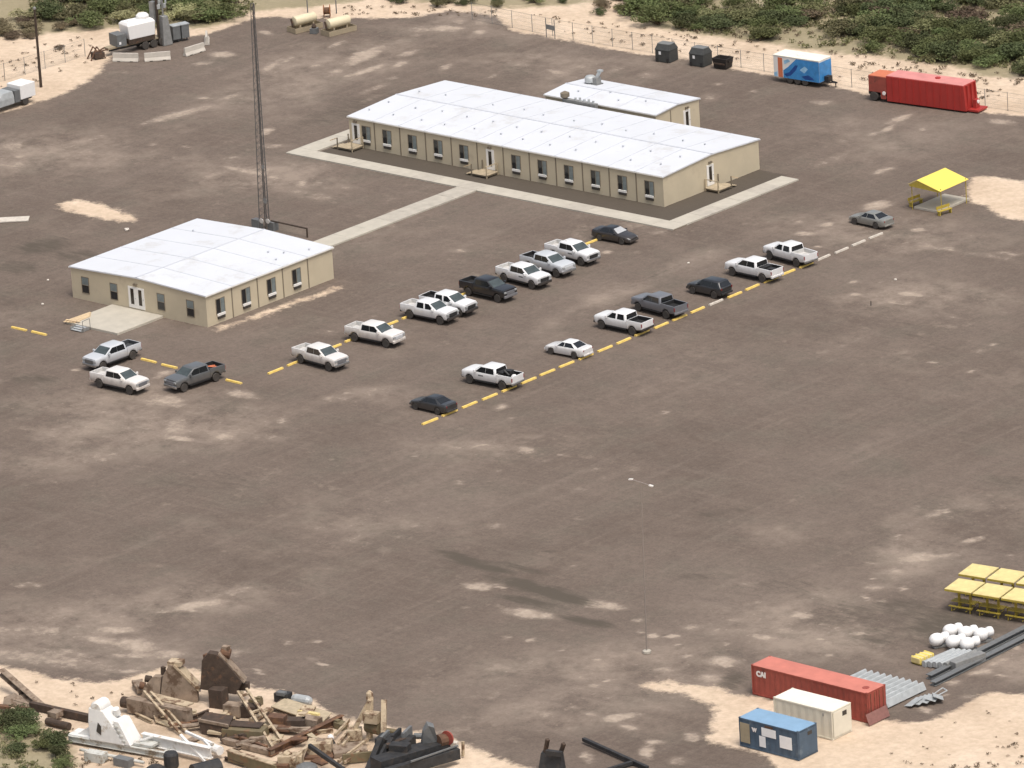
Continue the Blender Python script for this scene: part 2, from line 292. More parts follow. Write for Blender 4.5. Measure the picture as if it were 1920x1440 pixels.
# scraped pale patches: centre, two half axes, strength
PATCH = [
(-32.41,-18.63,0.37,1.66,1.18,-1.16,0.60), (-28.71,-21.08,0.44,0.53,0.58,-0.57,0.60), (-26.90,-23.67,1.10,1.32,0.87,-0.85,0.60), (-26.76,-14.92,1.35,3.54,1.16,-1.17,0.45),
(-26.22,-11.38,0.52,0.30,0.44,-0.44,0.60), (-24.94,-1.08,0.93,4.07,1.03,-1.06,0.75), (-27.05,5.30,0.79,0.45,0.45,-0.46,0.60), (-24.86,7.26,0.25,2.30,0.59,-0.62,0.50),
(-19.04,-10.48,0.41,0.24,0.43,-0.44,0.80), (-15.51,-9.59,0.51,0.29,0.43,-0.44,0.60), (-7.86,-9.73,0.76,0.44,0.42,-0.44,0.60), (-4.43,-12.91,2.33,0.01,0.82,-0.86,0.75),
(-37.45,19.41,1.19,0.67,0.77,-0.81,1.00), (-36.87,15.52,0.69,0.83,0.61,-0.64,0.60), (-39.66,28.46,1.29,-0.04,0.78,-0.83,0.70), (-28.85,18.32,-0.14,1.89,0.90,-0.96,0.80),
(-29.21,21.32,-0.22,1.11,0.61,-0.64,0.80), (-24.77,21.36,0.28,0.75,0.45,-0.48,0.80), (-28.68,28.82,-0.13,1.73,0.61,-0.66,0.70), (-22.78,26.66,0.04,3.32,1.49,-1.62,1.00),
(-18.54,22.92,0.05,3.02,0.74,-0.80,0.90), (-18.91,20.28,0.10,0.93,0.59,-0.64,0.60), (-21.38,20.59,0.74,0.42,0.74,-0.80,0.70), (-18.99,30.03,0.32,1.42,0.74,-0.82,0.80),
(-17.10,26.18,0.02,1.21,0.74,-0.81,0.90), (-13.96,21.86,0.19,0.49,0.44,-0.48,0.70), (-11.61,28.05,-0.07,1.14,0.73,-0.81,0.80), (-22.44,40.11,1.89,1.05,0.91,-1.01,0.90),
(-17.73,40.72,0.64,0.36,0.60,-0.67,0.90), (-20.74,44.10,0.65,0.36,0.76,-0.85,0.60), (-22.75,42.98,0.54,0.30,0.61,-0.68,0.60), (-24.42,38.25,1.62,0.91,1.21,-1.34,0.50),
(-12.90,17.65,0.05,2.55,0.72,-0.79,0.60), (-10.54,14.22,0.04,1.69,0.72,-0.78,0.50), (-11.82,-0.57,-0.08,1.34,0.71,-0.75,0.90), (-7.25,-4.15,1.53,0.88,0.56,-0.59,0.60),
(-23.29,36.10,0.54,0.30,0.45,-0.50,0.60), (-4.43,27.98,0.10,0.78,0.57,-0.64,0.60), (-1.67,-11.31,0.50,0.29,0.68,-0.72,0.70), (0.97,-13.12,1.09,-0.17,0.54,-0.57,0.90),
(4.96,-13.02,0.10,0.72,0.67,-0.71,0.90), (6.55,-12.09,0.25,0.14,0.66,-0.71,0.70), (-2.63,-12.76,3.17,0.34,0.95,-1.01,0.60), (6.97,-15.58,0.89,0.52,0.79,-0.85,0.50),
(10.27,-15.84,1.23,0.72,1.05,-1.13,0.45), (9.61,-11.85,0.99,0.58,0.53,-0.57,0.45), (1.00,32.75,1.32,0.09,0.56,-0.65,0.80), (1.65,35.77,0.52,0.30,0.56,-0.65,0.70),
(5.88,36.71,0.43,1.12,0.70,-0.81,0.45), (10.39,36.84,0.78,0.44,0.83,-0.97,0.50), (19.41,37.88,0.51,0.29,0.40,-0.48,0.60), (21.99,33.43,1.02,0.58,1.06,-1.27,0.45),
(24.47,37.67,0.36,0.20,0.40,-0.48,0.90), (-4.69,33.17,1.05,0.59,0.57,-0.65,0.40), (34.33,37.88,1.36,0.50,0.64,-0.80,0.65), (45.27,37.42,0.30,1.82,0.75,-0.95,0.85),
(46.27,33.88,0.09,1.16,0.62,-0.78,0.85), (46.03,31.47,0.34,0.83,0.49,-0.62,0.60), (55.17,41.72,1.66,0.61,0.61,-0.79,0.70), (49.73,35.41,0.30,0.17,0.37,-0.47,0.70),
(55.51,21.35,0.25,1.46,0.48,-0.60,0.90), (48.48,21.70,0.49,2.95,1.21,-1.51,0.35), (45.17,27.60,1.66,-0.73,0.62,-0.77,0.40), (62.65,11.49,1.01,1.18,0.92,-1.16,1.00),
(61.95,3.70,0.50,0.59,0.46,-0.57,0.85), (62.37,0.19,0.94,0.55,0.46,-0.56,0.95), (58.92,2.97,0.17,0.39,0.35,-0.43,0.80), (71.41,6.96,0.79,0.47,0.45,-0.57,0.85),
(66.17,-2.53,0.42,0.25,0.34,-0.42,0.85), (73.15,3.02,0.09,0.49,0.55,-0.70,0.60), (75.78,3.13,0.93,0.55,0.66,-0.84,0.65), (78.06,3.66,1.14,0.26,0.44,-0.56,0.65),
(83.26,3.88,3.09,0.31,0.54,-0.70,0.45), (84.10,5.39,1.41,0.33,0.32,-0.42,0.60), (76.43,-9.61,0.11,0.54,0.43,-0.54,0.80), (83.80,-9.79,1.39,0.34,0.42,-0.54,0.85),
(79.01,-12.83,0.63,0.38,0.32,-0.40,0.75), (84.10,-12.95,0.79,0.00,0.32,-0.40,0.85), (85.22,-12.27,0.54,0.32,0.52,-0.66,0.50), (98.50,-25.66,0.31,0.18,0.30,-0.38,0.95),
(103.87,-25.75,0.26,0.16,0.29,-0.38,0.95), (100.29,-18.22,0.22,0.13,0.25,-0.32,0.90), (100.60,-20.29,0.34,0.73,0.40,-0.51,0.45), (91.20,-13.18,1.88,-0.32,0.41,-0.53,0.45),
(48.92,-14.75,0.56,0.33,0.47,-0.55,0.90), (47.86,-22.13,0.28,0.65,0.47,-0.53,0.50), (35.43,-22.09,0.95,0.56,0.48,-0.54,0.50), (20.12,-15.49,0.08,0.56,0.38,-0.42,0.70),
(23.67,-19.38,0.48,0.28,0.50,-0.55,0.60), (42.01,-48.64,0.41,0.25,0.35,-0.37,0.70), (28.47,-70.20,0.46,0.28,0.35,-0.35,0.90), (43.07,-72.74,1.78,1.08,1.35,-1.38,0.75),
(49.28,-77.70,1.14,0.70,1.97,-2.03,0.55), (55.18,-77.32,0.87,0.53,0.65,-0.68,0.80), (51.90,-80.04,1.36,0.39,0.54,-0.56,0.95), (47.97,-67.19,2.00,0.11,0.78,-0.82,0.85),
(37.15,-66.66,0.33,0.77,0.69,-0.71,0.70), (56.54,-71.10,0.35,0.21,0.65,-0.69,0.80), (59.32,-75.14,1.74,1.07,0.74,-0.79,0.40), (56.63,-62.66,1.35,3.03,1.09,-1.17,0.40),
(58.52,-60.22,1.36,3.04,0.87,-0.95,0.35), (41.22,-64.20,0.63,0.38,0.57,-0.59,0.40), (72.05,-57.12,0.12,0.62,0.63,-0.71,0.80), (74.68,-58.95,0.22,0.13,0.26,-0.29,0.95),
(78.27,-66.01,0.23,0.26,0.25,-0.28,1.00), (77.53,-66.82,0.21,0.13,0.25,-0.28,1.00), (76.31,-68.27,0.26,0.30,0.41,-0.45,0.70), (74.22,-71.49,0.30,0.18,0.41,-0.45,0.70),
(82.92,-75.14,0.42,0.26,0.49,-0.55,0.80), (82.59,-65.30,1.00,0.05,0.70,-0.80,0.70), (86.15,-64.51,0.87,0.05,0.40,-0.45,0.60), (86.31,-50.24,0.26,0.16,0.30,-0.36,0.90),
(84.07,-70.99,0.34,0.21,0.30,-0.33,0.50), (98.65,-77.20,0.25,0.15,0.47,-0.54,0.70), (102.61,-94.96,1.16,0.52,0.63,-0.71,1.00), (104.60,-94.03,0.67,-0.05,0.36,-0.41,0.90),
(111.29,-97.63,2.41,0.75,0.70,-0.79,1.00), (115.34,-92.44,1.92,0.59,0.69,-0.81,0.95), (106.68,-86.69,0.32,0.20,0.36,-0.41,0.60), (120.19,-93.86,0.55,0.35,0.34,-0.40,0.75),
(87.48,-86.13,0.50,0.31,0.38,-0.42,0.45), (93.68,-82.28,1.03,0.64,0.57,-0.64,0.40), (89.51,-92.26,0.26,0.56,0.66,-0.72,0.50), (105.40,-99.48,0.20,0.13,0.27,-0.30,0.80),
(84.99,-111.87,1.57,2.41,0.66,-0.68,0.95), (84.73,-113.29,1.47,0.15,0.47,-0.49,0.90), (85.46,-107.63,0.85,2.51,0.66,-0.69,0.55), (68.52,-115.89,1.23,0.77,0.59,-0.59,0.50),
(82.99,-120.14,1.60,1.01,0.66,-0.67,0.80), (87.57,-121.84,1.71,0.55,1.10,-1.13,0.95), (83.86,-122.67,1.97,0.63,0.74,-0.75,0.80), (88.42,-124.34,1.60,0.33,0.46,-0.47,0.75),
(91.16,-126.81,1.10,0.70,0.32,-0.32,0.85), (89.56,-128.43,0.39,0.25,0.27,-0.28,0.75), (83.40,-126.77,2.93,0.95,0.74,-0.74,0.50), (100.95,-120.59,1.22,0.03,0.35,-0.37,0.75),
(98.21,-114.03,0.32,0.20,0.45,-0.48,0.65), (99.99,-112.91,0.46,0.52,0.27,-0.29,0.65), (104.03,-116.24,0.74,-0.13,0.35,-0.38,0.95), (102.83,-115.95,0.92,-0.05,0.26,-0.28,0.75),
(113.46,-103.01,0.23,0.15,0.34,-0.39,0.95), (115.53,-102.46,0.18,0.35,0.34,-0.39,0.85), (119.37,-103.05,0.19,0.12,0.25,-0.29,1.00), (123.13,-100.81,0.19,0.12,0.21,-0.24,0.90),
(123.66,-103.16,0.39,0.24,0.33,-0.39,0.95), (125.24,-103.95,0.07,0.27,0.82,-0.96,0.60), (127.26,-107.68,0.38,0.24,0.33,-0.38,0.85), (127.40,-106.27,0.18,0.35,0.24,-0.28,0.95),
(124.91,-106.67,0.31,0.20,0.33,-0.38,0.55), (123.81,-96.00,0.58,0.37,0.50,-0.59,1.00), (125.45,-95.12,0.54,0.34,0.33,-0.39,0.95), (122.00,-95.78,0.45,0.04,0.25,-0.30,0.95),
(127.08,-96.35,0.13,0.26,0.33,-0.39,0.95), (125.39,-92.57,0.55,0.34,0.58,-0.70,0.55), (133.86,-112.29,0.89,1.00,0.55,-0.65,1.00), (135.95,-113.38,0.98,0.20,0.39,-0.46,1.00),
(131.42,-112.85,0.55,0.18,0.32,-0.37,0.95), (128.38,-115.08,0.77,1.14,0.56,-0.64,0.55), (129.25,-112.37,0.30,0.19,0.32,-0.37,0.75), (137.49,-120.54,0.81,-0.14,0.77,-0.89,0.90),
(140.81,-116.73,0.52,0.33,0.92,-1.08,1.00), (139.99,-114.74,0.67,0.43,0.39,-0.45,0.95), (141.82,-112.16,0.56,0.36,0.77,-0.91,0.75), (144.14,-116.95,0.74,0.47,0.53,-0.63,0.60),
(130.96,-85.69,0.20,0.77,0.41,-0.51,0.95), (131.71,-85.52,0.94,0.29,0.49,-0.61,0.75), (132.20,-91.15,1.02,0.19,0.41,-0.50,0.85), (132.76,-88.97,0.54,0.34,0.33,-0.40,0.65),
(130.36,-94.27,0.18,0.35,0.25,-0.30,0.95), (127.61,-92.38,0.17,0.65,0.58,-0.70,0.55), (136.37,-88.96,0.38,0.03,0.24,-0.30,0.95), (137.52,-89.44,0.31,0.62,0.40,-0.50,0.65),
(139.23,-91.34,0.34,0.22,0.28,-0.34,0.90), (135.92,-86.37,0.11,0.44,0.32,-0.40,0.75), (137.99,-86.42,0.47,0.14,0.32,-0.40,0.75), (134.30,-86.18,0.39,0.24,0.24,-0.30,0.65),
(133.05,-97.50,1.22,0.78,0.81,-0.97,1.00), (134.32,-101.13,1.14,0.73,0.64,-0.77,0.70), (128.55,-71.89,0.28,0.17,0.34,-0.42,0.75), (131.00,-68.76,0.95,1.43,0.76,-0.96,0.85),
(131.72,-72.29,0.47,0.30,0.50,-0.63,0.95), (132.74,-67.20,1.33,0.94,0.34,-0.43,0.75), (132.46,-63.03,0.51,1.03,0.51,-0.65,0.75), (126.25,-65.61,0.11,0.46,0.34,-0.43,0.85),
(137.50,-64.22,0.28,0.17,0.25,-0.32,0.65), (131.23,-74.95,0.32,0.20,0.25,-0.31,0.85), (132.64,-76.42,0.77,0.88,0.50,-0.62,0.65), (134.69,-75.45,0.31,0.20,0.33,-0.42,0.95),
(133.51,-78.99,0.80,-0.27,0.49,-0.62,0.75), (135.17,-78.87,0.31,0.20,0.33,-0.41,0.85), (138.38,-86.18,0.35,0.22,0.24,-0.30,0.75), (151.38,-91.43,0.30,0.19,0.30,-0.39,1.00),
(152.47,-91.02,0.42,0.47,0.38,-0.49,1.00), (152.80,-87.46,0.38,0.24,0.53,-0.69,1.00), (152.42,-88.43,0.27,0.52,0.38,-0.49,0.85), (154.49,-87.69,0.30,0.19,0.23,-0.29,0.85),
(152.45,-85.18,0.45,0.88,0.46,-0.59,0.75), (151.86,-81.85,0.30,0.19,0.38,-0.50,1.00), (153.61,-93.92,0.12,0.42,0.38,-0.48,0.85), (153.05,-94.99,0.37,0.24,0.23,-0.29,0.65),
(155.29,-92.84,0.52,0.33,0.37,-0.48,0.65), (153.99,-97.26,0.83,0.08,0.52,-0.66,0.95), (125.10,-58.96,0.43,1.76,0.61,-0.78,0.60), (125.68,-57.77,0.24,0.15,0.26,-0.33,0.95),
(122.55,-81.97,0.79,0.50,0.43,-0.52,0.50), (127.26,-89.10,0.55,0.34,0.33,-0.40,0.60), (129.55,-98.23,0.42,0.48,0.33,-0.39,0.60), (130.05,-101.63,0.77,0.49,0.49,-0.58,0.70),
(126.31,-85.07,0.47,0.30,0.25,-0.31,0.50), (91.12,-66.13,1.68,1.04,0.58,-0.67,0.30), (84.93,-91.84,0.66,1.40,0.58,-0.63,0.40), (80.50,-91.30,1.04,0.65,0.49,-0.52,0.35),
(49.59,-87.31,2.17,1.34,0.87,-0.88,0.35), (50.11,-94.86,1.30,1.49,0.75,-0.75,0.30), (74.12,-106.75,1.23,0.77,0.49,-0.50,0.40), (83.14,-128.45,7.30,2.38,1.30,-1.29,0.62),
(90.53,-122.25,2.37,1.50,0.91,-0.93,0.70), (76.77,-124.07,3.61,2.29,1.33,-1.32,0.45), (95.26,-119.24,1.82,2.07,0.72,-0.75,0.50)
]
ZONE = [      # wide dusty areas
(45.75,-76.23,11.47,6.99,6.57,-6.75,1.00), (80.38,-121.79,10.39,6.57,5.59,-5.62,1.00), (129.08,-107.39,8.35,5.32,6.38,-7.43,1.00), (132.75,-87.16,8.89,5.62,4.85,-5.96,1.00),
(133.85,-69.37,5.92,3.70,4.93,-6.31,1.00), (57.50,-63.61,2.93,6.57,2.80,-3.03,0.80), (58.66,-18.76,-0.31,18.76,2.03,-2.40,0.90), (-22.25,20.83,2.06,19.02,7.34,-7.90,1.00),
(-25.82,-16.67,8.15,9.74,6.45,-6.46,0.90), (-1.22,-12.61,10.76,2.48,3.78,-4.00,1.00), (50.22,33.88,9.33,5.36,5.45,-6.93,0.80), (68.02,5.17,9.80,5.75,4.47,-5.62,0.80),
(87.19,-9.73,8.97,5.35,4.65,-5.95,0.80), (80.38,-65.78,7.68,4.71,3.00,-3.39,0.70), (85.53,-108.38,5.28,6.01,3.74,-3.92,0.80), (127.43,-115.69,8.66,5.54,3.60,-4.10,1.00),
(44.03,-91.61,6.97,4.28,4.35,-4.32,0.60), (3.01,35.09,12.99,7.34,5.57,-6.44,0.70), (-18.81,40.12,8.05,4.50,4.46,-5.00,0.80), (128.98,-56.23,5.65,3.50,3.41,-4.42,0.60),
(128.01,-99.21,6.91,4.39,3.26,-3.86,1.00), (152.06,-83.95,3.40,2.16,3.79,-4.93,1.00), (89.74,-87.20,6.58,4.10,2.84,-3.14,0.40)
]
STAIN_SHADE = [
(96.83,-90.11,3.54,0.28,0.65,-0.72,0.90), (103.42,-89.37,3.50,0.28,0.54,-0.62,0.70), (107.92,-92.73,5.87,-0.03,1.06,-1.22,0.95), (108.90,-95.25,3.43,0.29,0.71,-0.80,0.80),
(117.01,-96.49,3.09,0.27,0.86,-0.99,0.90), (102.23,-84.80,0.82,0.06,0.27,-0.31,0.80), (108.62,-68.85,2.55,2.91,0.82,-0.98,0.50), (117.69,-82.66,2.79,1.75,0.69,-0.83,0.50),
(-3.08,-43.34,2.13,2.52,2.11,-2.10,0.75), (2.69,-43.70,2.90,1.71,1.56,-1.57,0.60), (-0.50,-49.73,2.41,1.43,1.83,-1.80,0.60), (26.98,-74.69,2.27,1.37,1.17,-1.17,0.60),
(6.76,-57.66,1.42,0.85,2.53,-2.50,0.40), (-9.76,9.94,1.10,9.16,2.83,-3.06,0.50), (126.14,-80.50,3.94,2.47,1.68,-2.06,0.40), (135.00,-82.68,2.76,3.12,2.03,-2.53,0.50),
(60.86,-25.42,-0.07,4.96,0.45,-0.52,0.50), (58.09,-18.09,-0.09,5.05,0.34,-0.40,0.50), (62.85,-21.26,-0.09,7.52,0.45,-0.53,0.40), (94.51,-20.75,5.52,-1.29,0.60,-0.77,0.45),
(89.18,-17.28,4.50,-0.74,0.41,-0.52,0.40), (125.79,-48.18,2.46,1.52,1.05,-1.37,0.40), (63.00,-86.91,5.97,3.69,2.07,-2.16,0.40), (21.41,-48.93,0.61,3.98,3.66,-3.78,0.30),
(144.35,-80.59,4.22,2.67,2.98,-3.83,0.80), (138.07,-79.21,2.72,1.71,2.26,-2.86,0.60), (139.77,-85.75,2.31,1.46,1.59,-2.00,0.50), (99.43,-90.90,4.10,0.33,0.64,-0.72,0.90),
(111.24,-93.00,3.99,0.33,0.79,-0.91,0.90), (136.43,-100.52,1.06,0.68,1.74,-2.10,0.70)  # last patch: shade left of the red container, painted into the ground colour
]
def splat(L):
    A = np.zeros(GX.shape)
    wx, wy = wob(3,1.1,21), wob(3,1.1,22)
    for cx, cy, ax, ay, bx, by, s in L:
        det = ax*by-ay*bx
        rr = 1.5*max(math.hypot(ax,ay), math.hypot(bx,by))+2
        i0, i1 = np.searchsorted(gx, [cx-rr, cx+rr]); j0, j1 = np.searchsorted(gy, [cy-rr, cy+rr])
        if i1 <= i0 or j1 <= j0: continue
        dx, dy = GX[i0:i1,j0:j1]-cx+wx[i0:i1,j0:j1], GY[i0:i1,j0:j1]-cy+wy[i0:i1,j0:j1]
        p, q = (dx*by-dy*bx)/det, (ax*dy-ay*dx)/det
        A[i0:i1,j0:j1] = np.maximum(A[i0:i1,j0:j1], s*np.clip(1.45-np.hypot(p,q)*.95, 0, 1))
    return A
PALE, DARK, DUSTY = splat(PATCH), splat(STAIN_SHADE), splat(ZONE)
for x0, x1, y0, y1 in ((-1.4,47.6,-3.7,.3),(43.5,47.6,.3,15.5)):      # mulch bed round the bunkhouse
    DARK = np.maximum(DARK, .95*((GX > x0) & (GX < x1) & (GY > y0) & (GY < y1)))
DIRT = inside([(95.43,-136.91), (93.59,-129.29), (93.88,-125.69), (95.93,-122.58), (100.06,-122.94), (105.77,-123.73), (112.60,-124.47), (119.65,-124.26), (126.59,-124.05), (133.29,-131.53), (105.13,-149.74)], GX+wob(3,2,7), GY+wob(3,2,8)).astype(float)
DARK = np.maximum(DARK, .75*blur(DIRT, 3)*fbm(GX, GY, 4, 77))
GREEN = np.zeros(GX.shape)
for P_ in ([(-25.51,72.87), (-8.61,55.95), (-2.90,52.03), (3.37,52.02), (9.82,52.64), (14.37,52.72), (21.50,53.29), (26.45,54.61), (34.23,56.08), (43.46,54.59), (47.50,55.93), (71.56,59.78), (37.36,107.27)],
           [(-104.59,32.37), (-78.02,7.02), (-63.02,12.85), (-59.91,16.63), (-54.92,21.97), (-48.45,24.05), (-45.66,28.16), (-46.51,34.37), (-37.87,44.88), (-21.44,50.37), (-15.76,54.03), (-13.22,58.53), (-27.09,74.71)],
           [(80.50,-144.28), (88.74,-139.74), (91.95,-139.13), (95.65,-139.66), (103.63,-145.16), (113.93,-154.89), (100.66,-163.53)]):
    GREEN = np.maximum(GREEN, inside(P_, GX+wob(4,2.5,5), GY+wob(4,2.5,6)).astype(float))
GREEN = blur(GREEN, 2)
Z = -.03*fbm(GX, GY, 2.5, 40)-.02
outer = blur(SAND, 3)
Z = Z+outer*(.16*(fbm(GX, GY, 6, 41)-.5))
nx_, ny_ = GX.shape
gm = bpy.data.meshes.new('ground')
co = np.stack([GX, GY, Z], -1).reshape(-1, 3)
ii = (np.arange(nx_-1)[:,None]*ny_+np.arange(ny_-1)[None,:]).ravel()
quads = np.stack([ii, ii+ny_, ii+ny_+1, ii+1], 1)
gm.vertices.add(len(co)); gm.vertices.foreach_set('co', co.astype(np.float32).ravel())
gm.loops.add(quads.size); gm.loops.foreach_set('vertex_index', quads.astype(np.int32).ravel())
gm.polygons.add(len(quads)); gm.polygons.foreach_set('loop_start', np.arange(0, quads.size, 4, dtype=np.int32))
gm.update(calc_edges=True)
for nm, A in (('sand', SAND), ('pale', PALE), ('dark', DARK), ('green', GREEN), ('dusty', DUSTY)):
    at = gm.attributes.new(nm, 'FLOAT', 'POINT'); at.data.foreach_set('value', A.astype(np.float32).ravel())
gm.polygons.foreach_set('use_smooth', [True]*len(gm.polygons))
ground = bpy.data.objects.new('ground', gm); COL.objects.link(ground); structure(ground)

def ground_material():
    m = bpy.data.materials.new('gravel_and_sand'); m.use_nodes = True
    N, L = nt(m); P = N['Principled BSDF']; P.inputs['Roughness'].default_value = .95; P.inputs['Specular IOR Level'].default_value = .15
    tc = N.new('ShaderNodeTexCoord')
    def noise(scale, detail=6, rough=.6, stretch=None, rot=0, off=(0,0,0)):
        n = N.new('ShaderNodeTexNoise'); n.inputs['Scale'].default_value = scale; n.inputs['Detail'].default_value = detail; n.inputs['Roughness'].default_value = rough
        mp = N.new('ShaderNodeMapping'); mp.inputs['Location'].default_value = off; mp.inputs['Rotation'].default_value = (0,0,rot)
        if stretch: mp.inputs['Scale'].default_value = stretch
        L.new(tc.outputs['Object'], mp.inputs[0]); L.new(mp.outputs[0], n.inputs['Vector']); return n.outputs['Fac']
    def attr(n):
        a = N.new('ShaderNodeAttribute'); a.attribute_name = n; return a.outputs['Fac']
    def math_(op, a, b, c=None):
        n = N.new('ShaderNodeMath'); n.operation = op
        for k, v in enumerate((a, b, c)):
            if v is None: continue
            if isinstance(v, (int, float)): n.inputs[k].default_value = v
            else: L.new(v, n.inputs[k])
        return n.outputs[0]
    def ramp(f, *st):
        r = N.new('ShaderNodeValToRGB'); e = r.color_ramp.elements
        while len(e) < len(st): e.new(.5)
        for k, (p, c) in enumerate(st): e[k].position = p; e[k].color = c if len(c) == 4 else (*c,1)
        L.new(f, r.inputs[0]); return r.outputs[0]
    def step(f, a, b): return ramp(f, (a, (0,0,0)), (b, (1,1,1)))
    def mix(f, a, b, mode='MIX'):
        n = N.new('ShaderNodeMix'); n.data_type = 'RGBA'; n.blend_type = mode
        if isinstance(f, (int, float)): n.inputs['Factor'].default_value = f
        else: L.new(f, n.inputs['Factor'])
        for k, v in (('A', a), ('B', b)):
            if isinstance(v, tuple): n.inputs[k].default_value = v if len(v) == 4 else (*v,1)
            else: L.new(v, n.inputs[k])
        return n.outputs['Result']
    big, mid, fine = noise(.045, 5, .55), noise(.5, 6, .65), noise(5, 6, .75)
    grav = ramp(big, (.32, GRAVEL_D), (.5, GRAVEL_M), (.68, GRAVEL_L))
    grav = mix(step(noise(.16, 6, .6, off=(9,4,0)), .5, .72), grav, GRAVEL_G)       # greyer drifts
    grav = mix(ramp(mid, (.25, (.0,)*3), (.75, (.5,)*3)), grav, GRAVEL_L2)
    # wheel tracks: along the parking aisle, across the yard, and turning arcs
    def tracks(stretch, rot, off, a, b, k, col, g):
        f = math_('MULTIPLY', step(noise(1.0, 5, .6, stretch=stretch, rot=rot, off=off), a, b), k)
        return mix(f, g, col)
    grav = tracks((.9,.035,1), 0, (0,0,0), .52, .72, .34, GRAVEL_T, grav)
    grav = tracks((.06,.8,1), R(28), (5,3,0), .54, .75, .30, GRAVEL_T, grav)
    grav = tracks((.5,.05,1), R(-35), (1,8,0), .55, .8, .34, GRAVEL_D, grav)
    def arcs(cx, cy, period, seed, col, k, g):
        w = N.new('ShaderNodeTexWave'); w.wave_type = 'RINGS'; w.rings_direction = 'Z'; w.inputs['Scale'].default_value = 2*math.pi/(20*period)
        w.inputs['Distortion'].default_value = 3.5; w.inputs['Detail'].default_value = 4; w.inputs['Detail Scale'].default_value = .35
        mp = N.new('ShaderNodeMapping'); mp.inputs['Location'].default_value = (-cx,-cy,0); L.new(tc.outputs['Object'], mp.inputs[0]); L.new(mp.outputs[0], w.inputs['Vector'])
        f = math_('MULTIPLY', math_('MULTIPLY', step(w.outputs['Fac'], .72, .98), step(noise(.09, 6, .65, off=(seed,2,0)), .52, .66)), k)
        return mix(f, g, col)
    grav = arcs(105, -25, 1.9, 3, GRAVEL_D, .2, grav)
    grav = arcs(60, -110, 2.3, 14, GRAVEL_T, .16, grav)
    grav = arcs(-30, -45, 2.1, 25, GRAVEL_D, .18, grav)
    spk = ramp(fine, (.25, (.80,.80,.80)), (.75, (1.18,1.17,1.16)))
    mot = ramp(noise(.22, 7, .7, off=(8,8,1)), (.3, (.92,.915,.91)), (.7, (1.09,1.08,1.07)))
    grav = mix(1.0, grav, mot, 'MULTIPLY')
    grain = ramp(noise(1.7, 9, .82, off=(2,6,3)), (.3, (.80,.795,.79)), (.7, (1.19,1.185,1.18)))
    grav = mix(1.0, grav, grain, 'MULTIPLY')
    grav = mix(1.0, grav, spk, 'MULTIPLY')
    # broad dusty smears with soft ragged edges, brighter crumbs inside them
    dustm = step(math_('ADD', noise(.05, 8, .68, off=(31,12,0)), math_('MULTIPLY', attr('dusty'), .22)), .5, .74)
    smear = step(math_('ADD', noise(.15, 9, .76, off=(13,21,0)), math_('MULTIPLY', attr('dusty'), .06)), .46, .66)
    grav = mix(math_('MULTIPLY', math_('MULTIPLY', smear, dustm), .72), grav, DUST)
    halo = step(math_('ADD', attr('pale'), math_('MULTIPLY', math_('SUBTRACT', noise(.4, 8, .7, off=(3,9,0)), .5), .9)), .12, .85)
    grav = mix(math_('MULTIPLY', halo, .5), grav, DUST)
    # scraped patches where the sand shows through, ragged along the edge
    brk = noise(.9, 8, .68, off=(2,2,2))
    pale = step(math_('ADD', math_('MULTIPLY', attr('pale'), .85), math_('MULTIPLY', math_('SUBTRACT', brk, .5), 1.9)), .34, .80)
    rare = step(math_('ADD', math_('MULTIPLY', noise(.33, 8, .66, off=(17,5,0)), .72), math_('MULTIPLY', noise(.03, 3, .5, off=(3,1,0)), .28)), .60, .73)
    crumb = math_('MULTIPLY', step(noise(1.7, 5, .6, off=(19,3,0)), .62, .69), math_('ADD', math_('MULTIPLY', dustm, .6), math_('MULTIPLY', halo, .5)))
    pale_c = ramp(noise(1.6, 5, .6), (.3, PALE_A), (.7, PALE_B))
    c = mix(math_('MULTIPLY', pale, .78), grav, pale_c); c = mix(math_('MULTIPLY', rare, .45), c, pale_c); c = mix(math_('MULTIPLY', crumb, .55), c, pale_c)
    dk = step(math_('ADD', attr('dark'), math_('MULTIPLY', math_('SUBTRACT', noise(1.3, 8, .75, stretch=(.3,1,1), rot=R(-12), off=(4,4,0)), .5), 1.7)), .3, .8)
    c = mix(math_('MULTIPLY', dk, .9), c, STAIN_SHADE_C)
    sand_c = ramp(noise(.12, 6, .6), (.3, SAND_A), (.5, SAND_B), (.72, SAND_C))
    sand_c = mix(1.0, sand_c, ramp(noise(1.4, 7, .7), (.28, (.82,.80,.78)), (.72, (1.13,1.13,1.13))), 'MULTIPLY')
    gr = step(math_('ADD', attr('green'), math_('MULTIPLY', math_('SUBTRACT', noise(.55, 7, .65), .5), 1.5)), .35, .85)
    sand_c = mix(math_('MULTIPLY', gr, .72), sand_c, SCRUB)
    sand_c = mix(math_('MULTIPLY', step(math_('ADD', attr('dark'), math_('MULTIPLY', math_('SUBTRACT', noise(.5, 7, .65, off=(7,7,0)), .5), .7)), .3, .6), .55), sand_c, (.30,.22,.15))
    sn = step(math_('ADD', attr('sand'), math_('MULTIPLY', math_('SUBTRACT', noise(.8, 9, .74, off=(6,1,0)), .5), 1.35)), .36, .66)
    c = mix(sn, c, sand_c)
    L.new(c, P.inputs['Base Color'])
    bp = N.new('ShaderNodeBump'); bp.inputs['Strength'].default_value = .5; bp.inputs['Distance'].default_value = .08
    L.new(math_('ADD', fine, math_('MULTIPLY', mid, 1.5)), bp.inputs['Height']); L.new(bp.outputs[0], P.inputs['Normal'])
    return m
DUST = (.315,.255,.205)
GRAVEL_D, GRAVEL_M, GRAVEL_L = (.116,.091,.0745), (.142,.113,.0935), (.164,.133,.111)
GRAVEL_G, GRAVEL_L2, GRAVEL_T = (.134,.116,.094), (.176,.143,.120), (.210,.172,.145)
